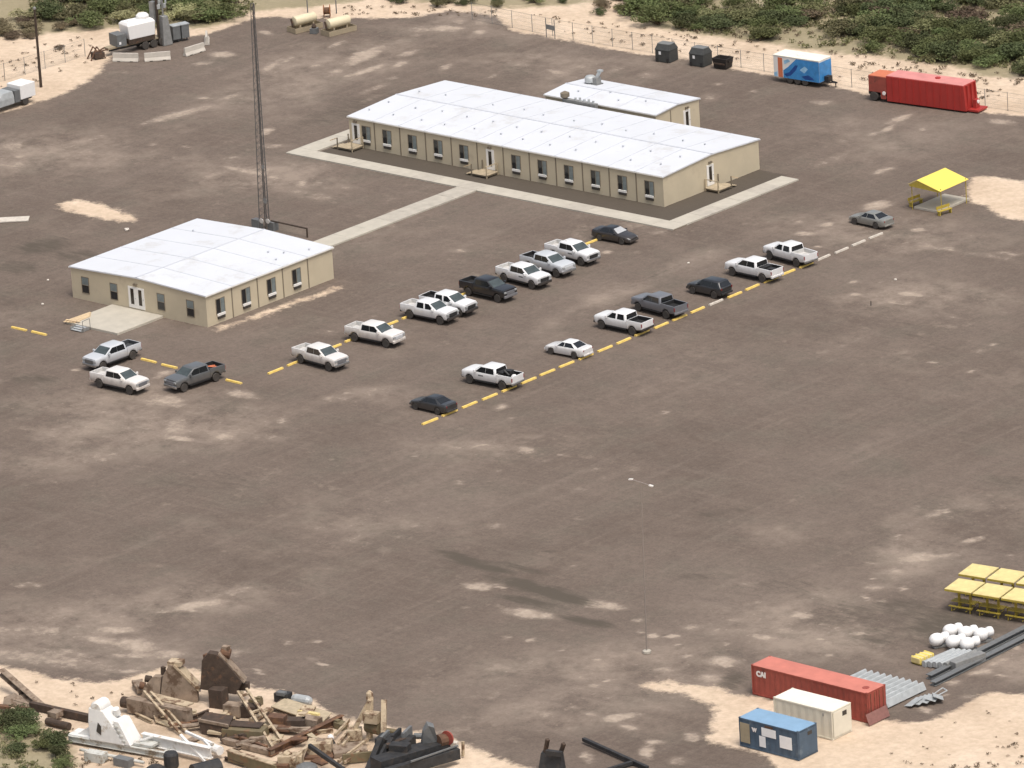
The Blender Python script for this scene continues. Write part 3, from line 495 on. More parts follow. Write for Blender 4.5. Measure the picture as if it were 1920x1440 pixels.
PALE_A, PALE_B, STAIN_SHADE_C = (.33,.268,.21), (.49,.405,.325), (.090,.076,.060)
SAND_A, SAND_B, SAND_C, SCRUB = (.50,.39,.285), (.595,.475,.355), (.675,.55,.425), (.185,.172,.092)
gm.materials.append(ground_material())

# ------------------------------------------------------------------ concrete walks
def slab_walk(name, x0, x1, y0, y1, n, axis, label):
    """a poured walk of separate slabs with open joints, its bed just below"""
    w = structure(MB().box(x0,x1,y0,y1,-.1,.05).build(name, M['trim'], None))
    w['label'] = label
    a0, a1 = (x0,x1) if axis == 'x' else (y0,y1); d = (a1-a0)/n
    for k in range(n):
        s0, s1 = a0+k*d+.015, a0+(k+1)*d-.015
        b = MB()
        z = .12+random.uniform(-.006,.006)
        if axis == 'x': b.box(s0,s1,y0-.01,y1+.01,-.05,z)
        else: b.box(x0-.01,x1+.01,s0,s1,-.05,z)
        b.build('slab', M['concrete'] if random.random() < .65 else M['concrete_b'], w)
    return w
slab_walk('pavement', -4.0, 50.0, -5.85, -3.75, 18, 'x', 'concrete walk along the front of the long building')
slab_walk('pavement', -4.0, -1.5, -3.73, 7.0, 4, 'y', 'concrete walk past the left end of the long building')
slab_walk('pavement', 47.75, 50.0, -3.73, 14.3, 6, 'y', 'concrete walk past the right end of the long building')
slab_walk('pavement', 20.6, 23.2, -34.5, -5.87, 9, 'y', 'concrete walk linking the two buildings')

# ------------------------------------------------------------------ buildings
MW = 3.6576
def gable(mb, L_, W, h, rise, ov, axis, z=0):
    pass
def building(name, label, loc, LX, WY, h, rise, ridge, seams, seam_axis, mods):
    """modular block: walls, low gable roof with a small overhang, roof seams, joint trims"""
    t = thing(name, label, 'building', loc)
    w = MB().box(0,LX,0,WY,-.1,h)
    if ridge == 'x':      # ridge parallel to X
        for X, s in ((0,-1),(LX,1)):
            w.add([(X,0,h-.001),(X,WY,h-.001),(X,WY/2,h+rise-.05)], [(0,1,2)])
    else:
        for Y in (0,WY):
            w.add([(0,Y,h-.001),(LX,Y,h-.001),(LX/2,Y,h+rise-.05)], [(0,1,2)])
    w.build('wall', M['siding'], t)
    o, th = .13, .14
    r = MB()
    if ridge == 'x':
        prof = [(-o,h),(WY/2,h+rise),(WY+o,h),(WY+o,h+th),(WY/2,h+rise+th),(-o,h+th)]
        r.loft([[(X,y,z) for y,z in prof] for X in (-o,LX+o)])
        # gable infill is hidden under the roof overhang
    else:
        prof = [(-o,h),(LX/2,h+rise),(LX+o,h),(LX+o,h+th),(LX/2,h+rise+th),(-o,h+th)]
        r.loft([[(x,Y,z) for x,z in prof] for Y in (-o,WY+o)])
    roof = r.build('roof', M['roof'], t)
    zt = lambda x, y: h+th+rise*(1-abs((y/WY if ridge == 'x' else x/LX)*2-1))
    if ridge == 'x': MB().box(-o,LX+o,WY/2-.1,WY/2+.1,h+rise+th-.03,h+rise+th+.035).build('ridge_cap', M['seam'], roof)
    else: MB().box(LX/2-.1,LX/2+.1,-o,WY+o,h+rise+th-.03,h+rise+th+.035).build('ridge_cap', M['seam'], roof)
    for k in seams:
        b = MB()
        if seam_axis == 'y':
            for y0, y1 in ((-o,WY/2),(WY/2,WY+o)):
                b.loft([[(k-.05,y,zt(k,y)-.02),(k+.05,y,zt(k,y)-.02),(k+.05,y,zt(k,y)+.025),(k-.05,y,zt(k,y)+.025)] for y in (y0,y1)])
        else:
            for x0, x1 in ((-o,LX/2),(LX/2,LX+o)):
                b.loft([[(x,k-.05,zt(x,k)-.02),(x,k+.05,zt(x,k)-.02),(x,k+.05,zt(x,k)+.025),(x,k-.05,zt(x,k)+.025)] for x in (x0,x1)])
        b.build('seam', M['seam'], roof)
    e = MB()
    if ridge == 'x':
        e.box(-o-.03,LX+o+.03,-o-.03,-o+.001,h-.02,h+.10); e.box(-o-.03,LX+o+.03,WY+o-.001,WY+o+.03,h-.02,h+.10)
    else:
        e.box(-o-.03,-o+.001,-o-.03,WY+o+.03,h-.02,h+.10); e.box(LX+o-.001,LX+o+.03,-o-.03,WY+o+.03,h-.02,h+.10)
    e.build('eave_trim', M['eave'], roof)
    return t, roof, zt
_cache = {}
def shared(key, fn):
    if key not in _cache: _cache[key] = fn()
    return _cache[key]
def part(key, mb_fn, name, mt, parent, loc=(0,0,0), rz=0):
    me = shared(key, lambda: mb_fn().mesh(name))
    if not me.materials: me.materials.append(mt)
    o = bpy.data.objects.new(name, me); COL.objects.link(o); o.parent = parent; o.location = loc; o.rotation_euler.z = rz
    return o
# wall pieces are modelled facing -Y with the wall surface at y = 0 and turned with rz
def slider_window(t, loc, rz, light=.5):
    f = part('sw_frame', lambda: MB().box(-.64,.64,-.05,.02,-.06,0).box(-.64,.64,-.05,.02,1.5,1.56).box(-.64,-.58,-.05,.02,0,1.5).box(.58,.64,-.05,.02,0,1.5).box(-.025,.025,-.045,.02,0,1.5), 'window', M['trim'], t, loc, rz)
    part('sw_pane_l', lambda: MB().box(-.58,-.025,-.02,.0,0,1.5), 'pane', M['glass'], f)
    part('sw_pane_r', lambda: MB().box(.025,.58,-.028,-.008,0,1.5), 'pane', M['curtain'], f)
    return f
def ac_unit(t, loc, rz):
    f = part('ac_case', lambda: MB().box(-.55,.55,-.16,.02,.30,.52), 'air_conditioner', M['white_paint'], t, loc, rz)
    part('ac_grille', lambda: MB().box(-.5,.5,-.14,.0,0,.30), 'grille', M['dark_grille'], f)
def sash_window(t, loc, rz):
    f = part('sash', lambda: MB().box(-.52,.52,-.05,.02,-.06,0).box(-.52,.52,-.05,.02,1.62,1.68).box(-.52,-.46,-.05,.02,0,1.62).box(.46,.52,-.05,.02,0,1.62).box(-.46,.46,-.05,.02,.79,.84), 'window', M['trim'], t, loc, rz)
    part('sash_u', lambda: MB().box(-.46,.46,-.03,.0,.84,1.62), 'pane', M['curtain'], f)
    part('sash_d', lambda: MB().box(-.46,.46,-.022,.0,0,.79), 'pane', M['glass'], f)
def door(t, loc, rz):
    f = part('door', lambda: MB().box(-.55,.55,-.06,.02,0,2.2), 'door', M['white_paint'], t, loc, rz)
    part('door_glass', lambda: MB().box(-.22,.22,-.075,-.05,.38,2.0), 'pane', M['glass_brown'], f)
    part('door_knob', lambda: MB().box(.38,.46,-.12,-.06,1.0,1.08), 'handle', M['galv'], f)
def wall_lamp(t, loc, rz):
    part('wall_lamp', lambda: MB().box(-.2,.2,-.05,.02,0,.12).box(-.24,-.06,-.2,-.05,.0,.2).box(.06,.24,-.2,-.05,.0,.2), 'wall_lamp', M['trim'], t, loc, rz)
def roof_vent(roof, x, y, z):
    v = part('vent', lambda: MB().lathe([(.08,0),(.08,.16)],8).lathe([(.12,.16),(.12,.22)],8), 'roof_vent', M['seam'], roof, (x,y,z))

H = 3.12
LX, WY = 12*MW, 15.4
t, roof, zt = building('bunkhouse', 'long beige bunkhouse with white roof and a row of windows along its front', (0,0,0), LX, WY, H, .42, 'x', [k*MW for k in range(1,12)], 'y', 12)
for k in range(1,12):
    part('joint', lambda: MB().box(-.07,.07,-.03,.01,-.05,H-.03), 'joint_trim', M['trim'], t, (k*MW,0,0))
for X in (.06, LX-.06): part('corner', lambda: MB().box(-.06,.06,-.02,.01,-.05,H-.03), 'corner_trim', M['siding'], t, (X,-.0,0))
for k in range(12):
    if k == 5: continue
    X = k*MW + (2.45 if k == 0 else 1.78)
    slider_window(t, (X,0,.92), 0); ac_unit(t, (X,0,.42), 0)
for X in (.95, 5*MW+1.83): door(t, (X,0,.35), 0); wall_lamp(t, (X,0,2.68), 0)
door(t, (LX,7.45,.35), R(90)); wall_lamp(t, (LX,7.45,2.72), R(90))
for k in range(12):
    for X, Y in ((k*MW+1.0,2.4),(k*MW+1.35,5.2),(k*MW+(1.0 if k%2 else 1.5),10.1)):
        if random.random() < .93: roof_vent(roof, X+random.uniform(-.25,.25), Y+random.uniform(-.3,.3), zt(X,Y)-.03)
# the low wing behind it
t2, roof2, zt2 = building('annex', 'small beige annex with white roof standing behind the long bunkhouse', (13.1,16.9,0), 15.5, 7.1, H, .3, 'x', [MW*k for k in (1.4,2.8)], 'y', 4)
door(t2, (15.5,5.0,.3), R(90)); wall_lamp(t2, (15.5,5.0,2.65), R(90))
part('joint', None, 'joint_trim', M['trim'], t2, (15.5,2.4,0), R(90))
MB().box(15.5,15.95,.2,1.2,1.2,2.0).build('air_conditioner', M['steel_grey'], t2)
for X, Y in ((3,2),(6.5,3.2),(9,1.6),(12,2.6)): roof_vent(roof2, X, Y, zt2(X,Y)-.03)
# rooftop extractor
ex = thing('roof_extractor', 'galvanised extractor fan and duct on the annex roof', 'extractor fan', (15.4,22.2,H+.2))
MB().box(-.9,.9,-.55,.55,-.05,.18).build('base', M['steel_grey'], ex)
MB().lathe([(.42,.15),(.62,.3),(.62,.75),(.45,.95),(.2,1.0)],12, Matrix.Translation((-.35,-.1,0))).build('fan_housing', M['galv'], ex, smooth=40)
MB().box(.05,.75,-.35,.4,.15,.85).build('motor_box', M['galv_dull'], ex)
MB().tube((.4,.1,.8),(.75,.3,1.55),.2).box(.5,1.0,.05,.55,1.45,1.65).build('duct', M['galv'], ex)
# equipment in the gap between the two blocks
ut = thing('duct_run', 'grey duct and pipes in the gap behind the bunkhouse roof', 'duct', (17.6,16.15,0))
MB().box(-1.2,3.4,-.25,.25,3.0,3.5).build('duct', M['galv_dull'], ut)
for k in range(5): MB().tube((.5+k*.62,0,2.9),(.5+k*.62,0,3.78+.1*(k%2)),.13).build('pipe', M['galv'], ut)
MB().lathe([(.2,3.5),(.5,3.7),(.5,4.1),(.1,4.3)],10, Matrix.Translation((-1.0,0,0))).build('vent_hood', M['wood_dark'], ut, smooth=40)
# front block
SX, SY, SL, SW = 11.9, -53.95, 18.74, 5*MW
t3, roof3, zt3 = building('office_block', 'square beige office block with white roof and double doors', (SX,SY,0), SL, SW, H, .35, 'y', [MW*k for k in (1,2,3,4)], 'x', 5)
for k in range(1,5): part('joint', None, 'joint_trim', M['trim'], t3, (SL,k*MW,0), R(90))
for k in range(4): slider_window(t3, (SL,k*MW+1.95,.92), R(90)); ac_unit(t3, (SL,k*MW+1.95,.42), R(90))
for X in (1.95,5.95,12.5,16.55): sash_window(t3, (X,0,.75), 0)
for X in (8.55,9.65): door(t3, (X,0,.32), 0)
wall_lamp(t3, (9.1,0,2.72), 0)
for X, Y in ((16.2,14.0),(17.6,16.2),(14.8,13.2),(17.0,12.0),(3.0,14.6)): roof_vent(roof3, X, Y, zt3(X,Y)-.03)
# patio in front of the double doors, with boards and metal steps
pt = thing('patio_slab', 'pale raised concrete patio in front of the double doors', 'patio', (17.5,-60.5,0))
MB().box(0,7.1,0,6.5,-.1,.20).build('slab', M['concrete'], pt, bevel=.03)
bd = thing('lumber_boards', 'fresh tan boards laid on the corner of the patio', 'lumber', (17.3,-60.6,.20))
for k in range(4): MB().obox((.25+.3*k,1.6-.1*k,.05+.0*k),(.24,3.6-.4*k,.07),R(1.5*k-2)).build('board', M['wood_new'], bd)
MB().obox((.9,.35,.14),(1.7,.22,.07),R(8)).build('board', M['wood_new'], bd)
st = thing('metal_steps', 'grey metal steps with a handrail at the edge of the patio', 'steps', (19.4,-61.2,0))
for k in range(3): MB().box(0,1.5,-.6+.33*k,-.30+.33*k,.05+.09*k,.10+.09*k).build('tread', M['galv'], st)
MB().box(-.04,0,-.6,.5,.0,.34).build('stringer', M['galv_dull'], st); MB().box(1.5,1.54,-.6,.5,.0,.34).build('stringer', M['galv_dull'], st)
for y in (-.45,.55): MB().tube((1.6,y,0),(1.6,y,1.15),.03,n=6).build('rail_post', M['steel_grey'], st)
MB().tube((1.6,-.45,1.12),(1.6,.55,1.15),.03,n=6).build('handrail', M['steel_grey'], st)
# wooden landings
def landing(loc, rz, label, extra):
    t = thing('wooden_landing', label, 'landing', loc, rz)
    for k in range(7): MB().box(-1.1,1.1,-1.9+.27*k,-1.66+.27*k,.28,.335).build('deck_board', M['wood'], t)
    MB().box(-1.05,1.05,-1.85,-.02,.12,.28).build('joist_frame', M['wood_dark'], t)
    for X in (-1.05,1.05):
        for Y in (-1.85,-.12):
            MB().box(X-.05,X+.05,Y-.05,Y+.05,0,1.3).build('rail_post', M['wood_dark' if X*extra < 0 else 'wood'], t)
    MB().box(.98*extra-.04,.98*extra+.04,-1.85,-.1,1.2,1.28).build('handrail', M['wood'], t)
    for k in range(2):
        MB().box(-1.15*extra-.33*(k+1)*extra-.14,-1.15*extra-.33*(k+1)*extra+.14,-1.8,-.4,.18-.1*k,.23-.1*k).build('tread', M['wood'], t)
    MB().beam((-1.15*extra,-1.85,1.25),(-2.1*extra,-1.85,.85),.07,.09).build('stair_rail', M['wood_new'], t)
    return t
landing((.95,-.06,0), 0, 'wooden landing with steps at the far left door of the bunkhouse', 1)
landing((5*MW+1.83,-.06,0), 0, 'wooden landing with steps at the middle door of the bunkhouse', 1)
landing((LX+.06,7.45,0), R(90), 'wooden landing with rails at the end door of the bunkhouse', -1)
# lattice mast behind the office block
tw = thing('lattice_mast', 'tall slim dark lattice mast standing behind the office block', 'mast', (12.9,-26.9,0)); tw.rotation_euler = (R(-.6),R(.7),0)
HT = 24.0
wid = lambda z: .62-.40*z/HT
legs = [(1,0),(-.5,.866),(-.5,-.866)]
for a, b in legs: MB().tube((a*wid(0),b*wid(0),0),(a*wid(HT),b*wid(HT),HT),.055,.04,n=6).build('leg', M['tower'], tw)
br = MB(); nb = 34
for k in range(nb):
    z0, z1 = HT*k/nb, HT*(k+1)/nb
    for i in range(3):
        a, b = legs[i], legs[(i+1) % 3]
        br.tube((a[0]*wid(z0),a[1]*wid(z0),z0),(b[0]*wid(z1),b[1]*wid(z1),z1),.018,n=4)
        br.tube((a[0]*wid(z1),a[1]*wid(z1),z1),(b[0]*wid(z1),b[1]*wid(z1),z1),.016,n=4)
br.build('bracing', M['tower'], tw)
MB().box(-.04,.04,-.04,.04,0,HT-.3).build('cable_run', M['tower'], tw)
for z, s in ((3.2,.3),(6.8,.22)): MB().lathe([(.02,0),(s*.7,.05),(s,.16)],12, Matrix.Translation((.55,-.25,z)) @ Matrix.Rotation(R(90),4,'X')).build('dish', M['galv_dull'], tw)
for k, (x, y) in enumerate(((.35,-.75),(.95,-.45))): MB().lathe([(.02,0),(.2,.06),(.28,.18)],12, Matrix.Translation((x,y,1.15)) @ Matrix.Rotation(R(100),4,'X')).build('dish', M['white_paint'], tw)
MB().box(-1.3,-.3,-.7,.0,0,1.0).box(.6,1.4,-.3,.5,0,.9).build('cabinet', M['steel_grey'], tw)
pr = thing('pipe_rack', 'brown pipe run on a bent post beside the mast', 'pipe', (12.9,-26.9,0))
MB().tube((.8,.1,.95),(5.9,.0,.95),.09,n=8).build('pipe', M['pole_wood'], pr)
MB().tube((5.9,.0,.98),(5.9,.0,0),.09,n=8).build('post', M['pole_wood'], pr)
MB().tube((1.2,.1,.95),(1.2,.1,0),.08,n=8).build('post', M['pole_wood'], pr)

# ------------------------------------------------------------------ vehicles (origin: ground point midway between the axles, +X forward)
def paint(name, col, dusty=.0, rough=.3):
    m = mat(name, col, rough, var=.04, scale=1.5, coat=.5)
    N, L = nt(m); P = N['Principled BSDF']
    if dusty:      # road dust thrown up along the sills, ragged upper edge
        src = P.inputs['Base Color'].links[0].from_socket
        tc = N.new('ShaderNodeTexCoord'); sp = N.new('ShaderNodeSeparateXYZ'); L.new(tc.outputs['Object'], sp.inputs[0])
        n = N.new('ShaderNodeTexNoise'); n.inputs['Scale'].default_value = 2.2; n.inputs['Detail'].default_value = 6; L.new(tc.outputs['Object'], n.inputs['Vector'])
        a = N.new('ShaderNodeMath'); a.operation = 'MULTIPLY_ADD'; L.new(n.outputs['Fac'], a.inputs[0]); a.inputs[1].default_value = .9; L.new(sp.outputs['Z'], a.inputs[2])
        r = N.new('ShaderNodeMapRange'); r.inputs['From Min'].default_value = .95; r.inputs['From Max'].default_value = 1.75; r.inputs['To Min'].default_value = dusty; r.inputs['To Max'].default_value = 0
        L.new(a.outputs[0], r.inputs['Value'])
        mx = N.new('ShaderNodeMix'); mx.data_type = 'RGBA'; L.new(r.outputs[0], mx.inputs['Factor']); L.new(src, mx.inputs['A']); mx.inputs['B'].default_value = (.33,.27,.22,1)
        L.new(mx.outputs['Result'], P.inputs['Base Color'])
    return m
PT = dict(white=paint('white_car_paint', (.74,.74,.735,1), .3), dusty=paint('dusty_white_car_paint', (.74,.71,.67,1), .6),
          silver=paint('silver_car_paint', (.54,.56,.58,1), .3), grey=paint('grey_car_paint', (.10,.104,.106,1), .2),
          black=paint('black_car_paint', (.012,.012,.014,1), .12), slate=paint('slate_car_paint', (.15,.155,.17,1), .15),
          bronze=paint('grey_green_car_paint', (.20,.205,.19,1), .2), navy=paint('dark_slate_car_paint', (.02,.022,.025,1), .08))
M['car_glass'] = mat('car_glass', (.014,.016,.018,1), .06, var=.1, spec=.6)
M['windshield'] = mat('windshield_glass', (.055,.07,.07,1), .05, var=.3, scale=1.3, spec=.8)
M['sunshade'] = mat('silver_sunshade', (.42,.43,.44,1), .4, var=.15)
M['liner_black'] = mat('black_bed_liner', (.016,.016,.017,1), .7)
M['liner_white'] = mat('painted_bed_floor', (.52,.51,.49,1), .6, var=.12)
M['cover_grey'] = mat('grey_bed_cover', (.05,.055,.06,1), .8, var=.1)
def stations(keys, axles, ra, rz_, step=.16):
    xs = list(np.arange(keys[0], keys[1], step))+[keys[1]]
    for a in axles:
        for k in range(9): xs.append(a+ra*math.cos(math.pi*k/8))
    return sorted(x for x in set(round(x,3) for x in xs) if keys[0] <= x <= keys[1])
def loft_body(sp, x0, x1, bed=None):
    rings = []
    for x in stations((x0,x1), sp['axles'], sp['arch'], 0):
        I = lambda k: float(np.interp(x, [p[0] for p in sp[k]], [p[1] for p in sp[k]]))
        zb, w, zs, wt, zt = I('zb'), I('w'), I('zs'), I('wt'), I('zt')
        for a in sp['axles']:
            d = sp['arch']**2-(x-a)**2
            if d > 0: zb = max(zb, sp['rw']+math.sqrt(d)*.98)
        if bed is None:
            zl = min(zb+.10, zs-.02)
            half = [(w*.95,zb),(w,zl),(w,zs),((w*2+wt)/3,(zs+zt*2)/3-.0),(wt,zt),(wt*.5,zt+.025)]
        else:
            half = [(w*.95,zb),(w,min(zb+.1,zs-.02)),(w,zs),(wt,zt),(wt-.10,zt),(wt-.12,bed)]
        ring = [(x,-y,z) for y,z in half]+[(x,y,z) for y,z in half[::-1]]
        rings.append(ring)
    return MB().loft(rings)
def make_vehicle(kind, sp):
    t = bpy.data.objects.new(kind, None); COL.objects.link(t)
    x0, x1 = sp['ends']
    def B(mb, name, m, par=t, smooth=None, bevel=None): return mb.build(name, m, par, smooth=smooth, bevel=bevel)
    if sp.get('bed'):
        bx = sp['bed']
        B(loft_body(sp, bx+.005, x1), 'body', PT['white'], smooth=32)
        bedo = B(loft_body(sp, x0+.05, bx-.03, sp['bed_floor']), 'truck_bed', PT['white'], smooth=32)
        wt = .92; zr = 1.40; zf = sp['bed_floor']
        B(MB().box(x0+.075,bx-.065,-wt+.13,wt-.13,zf-.02,zf+.012).box(x0+.075,bx-.065,-wt+.075,-wt+.125,zf+.013,zr+.012).box(x0+.075,bx-.065,wt-.125,wt-.075,zf+.013,zr+.012).box(bx-.10,bx-.066,-wt+.126,wt-.126,zf+.013,zr-.01).box(x0+.076,x0+.10,-wt+.126,wt-.126,zf+.013,zr-.01), 'bed_liner', M['liner_black'], bedo)
        B(MB().box(x0+.0,x0+.07,-wt+.02,wt-.02,.72,zr+.01), 'tailgate', PT['white'], bevel=.02)
        B(MB().box(bx-.06,bx-.0,-wt+.1,wt-.1,zf,zr), 'bulkhead', PT['white'])
    else:
        B(loft_body(sp, x0, x1), 'body', PT['white'], smooth=32)
    # cab
    g = sp['cab']; (xa,xb,yb,zb), (xc,xd,yt,ztp), roofz = g
    def ring(xa_, xb_, y, z, c):
        return [(xa_+c,-y,z),(xb_-c,-y,z),(xb_,-y+c*1.6,z),(xb_,y-c*1.6,z),(xb_-c,y,z),(xa_+c,y,z),(xa_,y-c*1.6,z),(xa_,-y+c*1.6,z)]
    cabo = B(MB().loft([ring(xa,xb,yb,zb,.05), ring(xc,xd,yt,ztp,.05), ring(xc+.07,xd-.12,yt-.07,(ztp+roofz)/2+.02,.08), ring(xc+.22,xd-.34,yt-.22,roofz,.1)]), 'cab', PT['white'], smooth=50)
    lx = lambda z, a, b: a+(b-a)*(z-zb)/(ztp-zb)
    z0, z1 = zb+sp['win'][0], ztp-.03
    def side(s, xs0, xs1, xs2, xs3):      # bottom back, bottom front, top front, top back
        y = lambda z: s*(lx(z,yb,yt)+.006)
        p = [(xs0,y(z0),z0),(xs1,y(z0),z0),(xs2,y(z1),z1),(xs3,y(z1),z1)]
        return MB().panel(p if s < 0 else p[::-1], .012)
    for s in (-1,1):
        for w in sp['side_windows']: B(side(s, *w), 'side_window', M['car_glass'], cabo)
    f = lambda z, o: lx(z,xb,xd)+o
    yw = lambda z, k: lx(z,yb,yt)*k
    zA, zB = zb+.06, ztp-.02
    B(MB().panel([(f(zA,.008),-yw(zA,.88),zA),(f(zA,.008),yw(zA,.88),zA),(f(zB,.008),yw(zB,.9),zB),(f(zB,.008),-yw(zB,.9),zB)], .012), 'windshield', M['windshield'], cabo)
    fr = lambda z: lx(z,xa,xc)-.008
    zA = zb+sp.get('rear_win', .1)
    B(MB().panel([(fr(zA),yw(zA,.84),zA),(fr(zA),-yw(zA,.84),zA),(fr(zB),-yw(zB,.86),zB),(fr(zB),yw(zB,.86),zB)], .012), 'rear_window', M['car_glass'], cabo)
    # running gear
    wme = shared(kind+'_tyre', lambda: MB().lathe([(sp['rw']*.62,-.12),(sp['rw']*.93,-.13),(sp['rw'],-.08),(sp['rw'],.08),(sp['rw']*.93,.13),(sp['rw']*.62,.12)],18).mesh('tyre'))
    rme = shared(kind+'_rim', lambda: MB().lathe([(sp['rw']*.63,-.11),(sp['rw']*.63,.115),(sp['rw']*.5,.085),(sp['rw']*.2,.10),(.04,.11)],12).mesh('rim'))
    for me, m in ((wme,'rubber'),(rme,'rim')):
        if not me.materials: me.materials.append(M[m]); me.polygons.foreach_set('use_smooth',[True]*len(me.polygons)); me.set_sharp_from_angle(angle=R(40))
    for a in sp['axles']:
        for s in (-1,1):
            o = bpy.data.objects.new('wheel', wme); COL.objects.link(o); o.parent = t
            o.location = (a, s*(sp['track']), sp['rw']); o.rotation_euler = (R(-90)*s,0,0)
            r = bpy.data.objects.new('rim', rme); COL.objects.link(r); r.parent = o
    B(MB().box(x0+.3,x1-.3,-.62,.62,sp['rw']*.75,sp['rw']+.42), 'underbody', M['black'])
    if sp.get('bed'):
        for s in (-1,1): B(MB().box(-sp['axles'][0]+.75,sp['axles'][0]-.7,s*.93-.09,s*.93+.09,.43,.53), 'running_board', M['black'])
    # lamps, bumpers, mirrors
    fz, rz_ = sp['lamp_z']; fw = sp['front_w']
    for s in (-1,1):
        lw = sp.get('lamp_y', fw-.19); lx0 = x1-sp.get('lamp_x', .0)
        B(MB().box(lx0-.20,lx0+.012,s*lw-.15,s*lw+.15,fz,fz+sp.get('lamp_h', .18)), 'headlight', M['light_lens'], bevel=.02)
        B(MB().box(x0-.012,x0+.07,s*(fw-.04)-.05,s*(fw-.04)+.05,rz_,rz_+sp['tail_h']), 'tail_lamp', M['tail_red'])
        mx_ = xb-.42
        B(MB().box(mx_-.06,mx_+.1,s*(yb+.15)-.12,s*(yb+.15)+.12,zb+.0,zb+sp['mirror']), 'mirror', PT['white'], bevel=.03)
    B(MB().box(x1-.08,x1+.015,-fw+.38,fw-.38,sp['grille'][0],sp['grille'][1]), 'grille', M['black'], bevel=.02)
    bz = sp['bumper']
    B(MB().box(x1-.14,x1+.06,-fw+.02,fw-.02,bz[0],bz[1]), 'front_bumper', M[sp['bump_m']] if sp['bump_m'] in M else PT[sp['bump_m']], bevel=.04)
    B(MB().box(x0-.09,x0+.1,-fw+.03,fw-.03,bz[0]+.06,bz[1]+.02), 'rear_bumper', M[sp['bump_m']] if sp['bump_m'] in M else PT[sp['bump_m']], bevel=.04)
    return t
def pickup_spec(wb=3.98, split=False):
    a = wb/2; x1, x0 = a+.98, -a-1.22; bed = -a+.72
    g = .10 if split else .014
    return dict(ends=(x0,x1), axles=(a,-a), rw=.42, arch=.55, track=.87, bed=bed, bed_floor=1.02,
        zb=[(x0,.72),(x0+.5,.62),(-a,.55),(a-.6,.55),(a+.5,.55),(x1,.62)], w=[(x0,.96),(0,.99),(a,1.0),(x1-.35,.985),(x1-.08,.95),(x1,.90)],
        zs=[(x0,1.12),(bed,1.14),(bed+.01,1.14),(a-.3,1.14),(x1-.2,1.10),(x1,1.04)], wt=[(x0,.94),(bed,.95),(bed+.01,.94),(a-.7,.93),(a,.91),(x1-.3,.89),(x1-.06,.85),(x1,.80)],
        zt=[(x0,1.40),(bed-.03,1.42),(bed,1.34),(a-.55,1.37),(a,1.36),(x1-.3,1.31),(x1-.07,1.25),(x1,1.17)],
        cab=((bed+.02,a-.40,.945,1.30),(bed+.10,a-1.34,.815,1.89),1.99), win=(.035,0),
        side_windows=[(bed+.24,(bed+a)/2-.36-g,(bed+a)/2-.40-g,bed+.32),((bed+a)/2-.36+g,a-.74,a-1.42,(bed+a)/2-.40+g)],
        rear_win=.1, lamp_z=(.98,.92), tail_h=.36, front_w=.93, mirror=.26, grille=(.80,1.14), bumper=(.50,.76), bump_m='chrome')
def sedan_spec(wb=2.85):
    a = wb/2; x1, x0 = a+.95, -a-1.08
    return dict(ends=(x0,x1), axles=(a,-a), rw=.335, arch=.40, track=.80,
        zb=[(x0,.38),(x0+.4,.26),(-a,.24),(a,.22),(x1-.3,.22),(x1,.30)], w=[(x0,.74),(x0+.25,.87),(-a,.915),(a,.91),(x1-.35,.84),(x1,.62)],
        zs=[(x0,.78),(-a,.80),(0,.78),(a,.72),(x1,.52)], wt=[(x0,.66),(x0+.3,.76),(-a,.82),(0,.86),(a,.76),(x1-.3,.68),(x1,.5)],
        zt=[(x0,.93),(x0+.12,1.05),(-a,1.03),(0,.97),(a-.5,.95),(a,.87),(x1-.3,.76),(x1,.60)],
        cab=((-a-.55,a-.42,.86,.95),(-a+.42,a-1.22,.60,1.39),1.46), win=(.05,0),
        side_windows=[(-a-.02,-.22,-.24,-a+.45),(-.16,a-.82,a-1.30,-.18)],
        rear_win=.10, lamp_z=(.52,.78), lamp_y=.56, lamp_x=.08, lamp_h=.12, tail_h=.16, front_w=.72, mirror=.14, grille=(.40,.56), bumper=(.26,.46), bump_m='white')
def suv_spec(wb=2.8):
    a = wb/2; x1, x0 = a+.92, -a-.95
    return dict(ends=(x0,x1), axles=(a,-a), rw=.37, arch=.45, track=.82,
        zb=[(x0,.42),(-a,.32),(a,.30),(x1,.40)], w=[(x0,.84),(x0+.3,.92),(a,.93),(x1-.3,.86),(x1,.70)],
        zs=[(x0,.95),(0,.92),(a,.88),(x1,.70)], wt=[(x0,.80),(0,.88),(a,.82),(x1-.3,.74),(x1,.58)],
        zt=[(x0,1.12),(0,1.08),(a-.4,1.08),(a,1.03),(x1-.25,.95),(x1,.78)],
        cab=((x0+.04,a-.35,.88,1.07),(x0+.42,a-1.15,.70,1.62),1.72), win=(.05,0),
        side_windows=[(x0+.42,-a+.35,-a+.33,x0+.62),(-a+.42,-.06,-.08,-a+.42),(.0,a-.75,a-1.22,.0)],
        rear_win=.12, lamp_z=(.70,.92), lamp_y=.58, lamp_x=.06, lamp_h=.13, tail_h=.2, front_w=.80, mirror=.16, grille=(.55,.75), bumper=(.36,.60), bump_m='black')
PROTO = {'crew': make_vehicle('pickup_truck', pickup_spec()), 'split': make_vehicle('pickup_truck', pickup_spec(3.9, True)),
         'sedan': make_vehicle('sedan', sedan_spec()), 'suv': make_vehicle('suv', suv_spec())}
PAINTED = ('body','truck_bed','tailgate','bulkhead','cab','mirror')
def base(o): return o.name.split('.')[0]
used_proto = set()
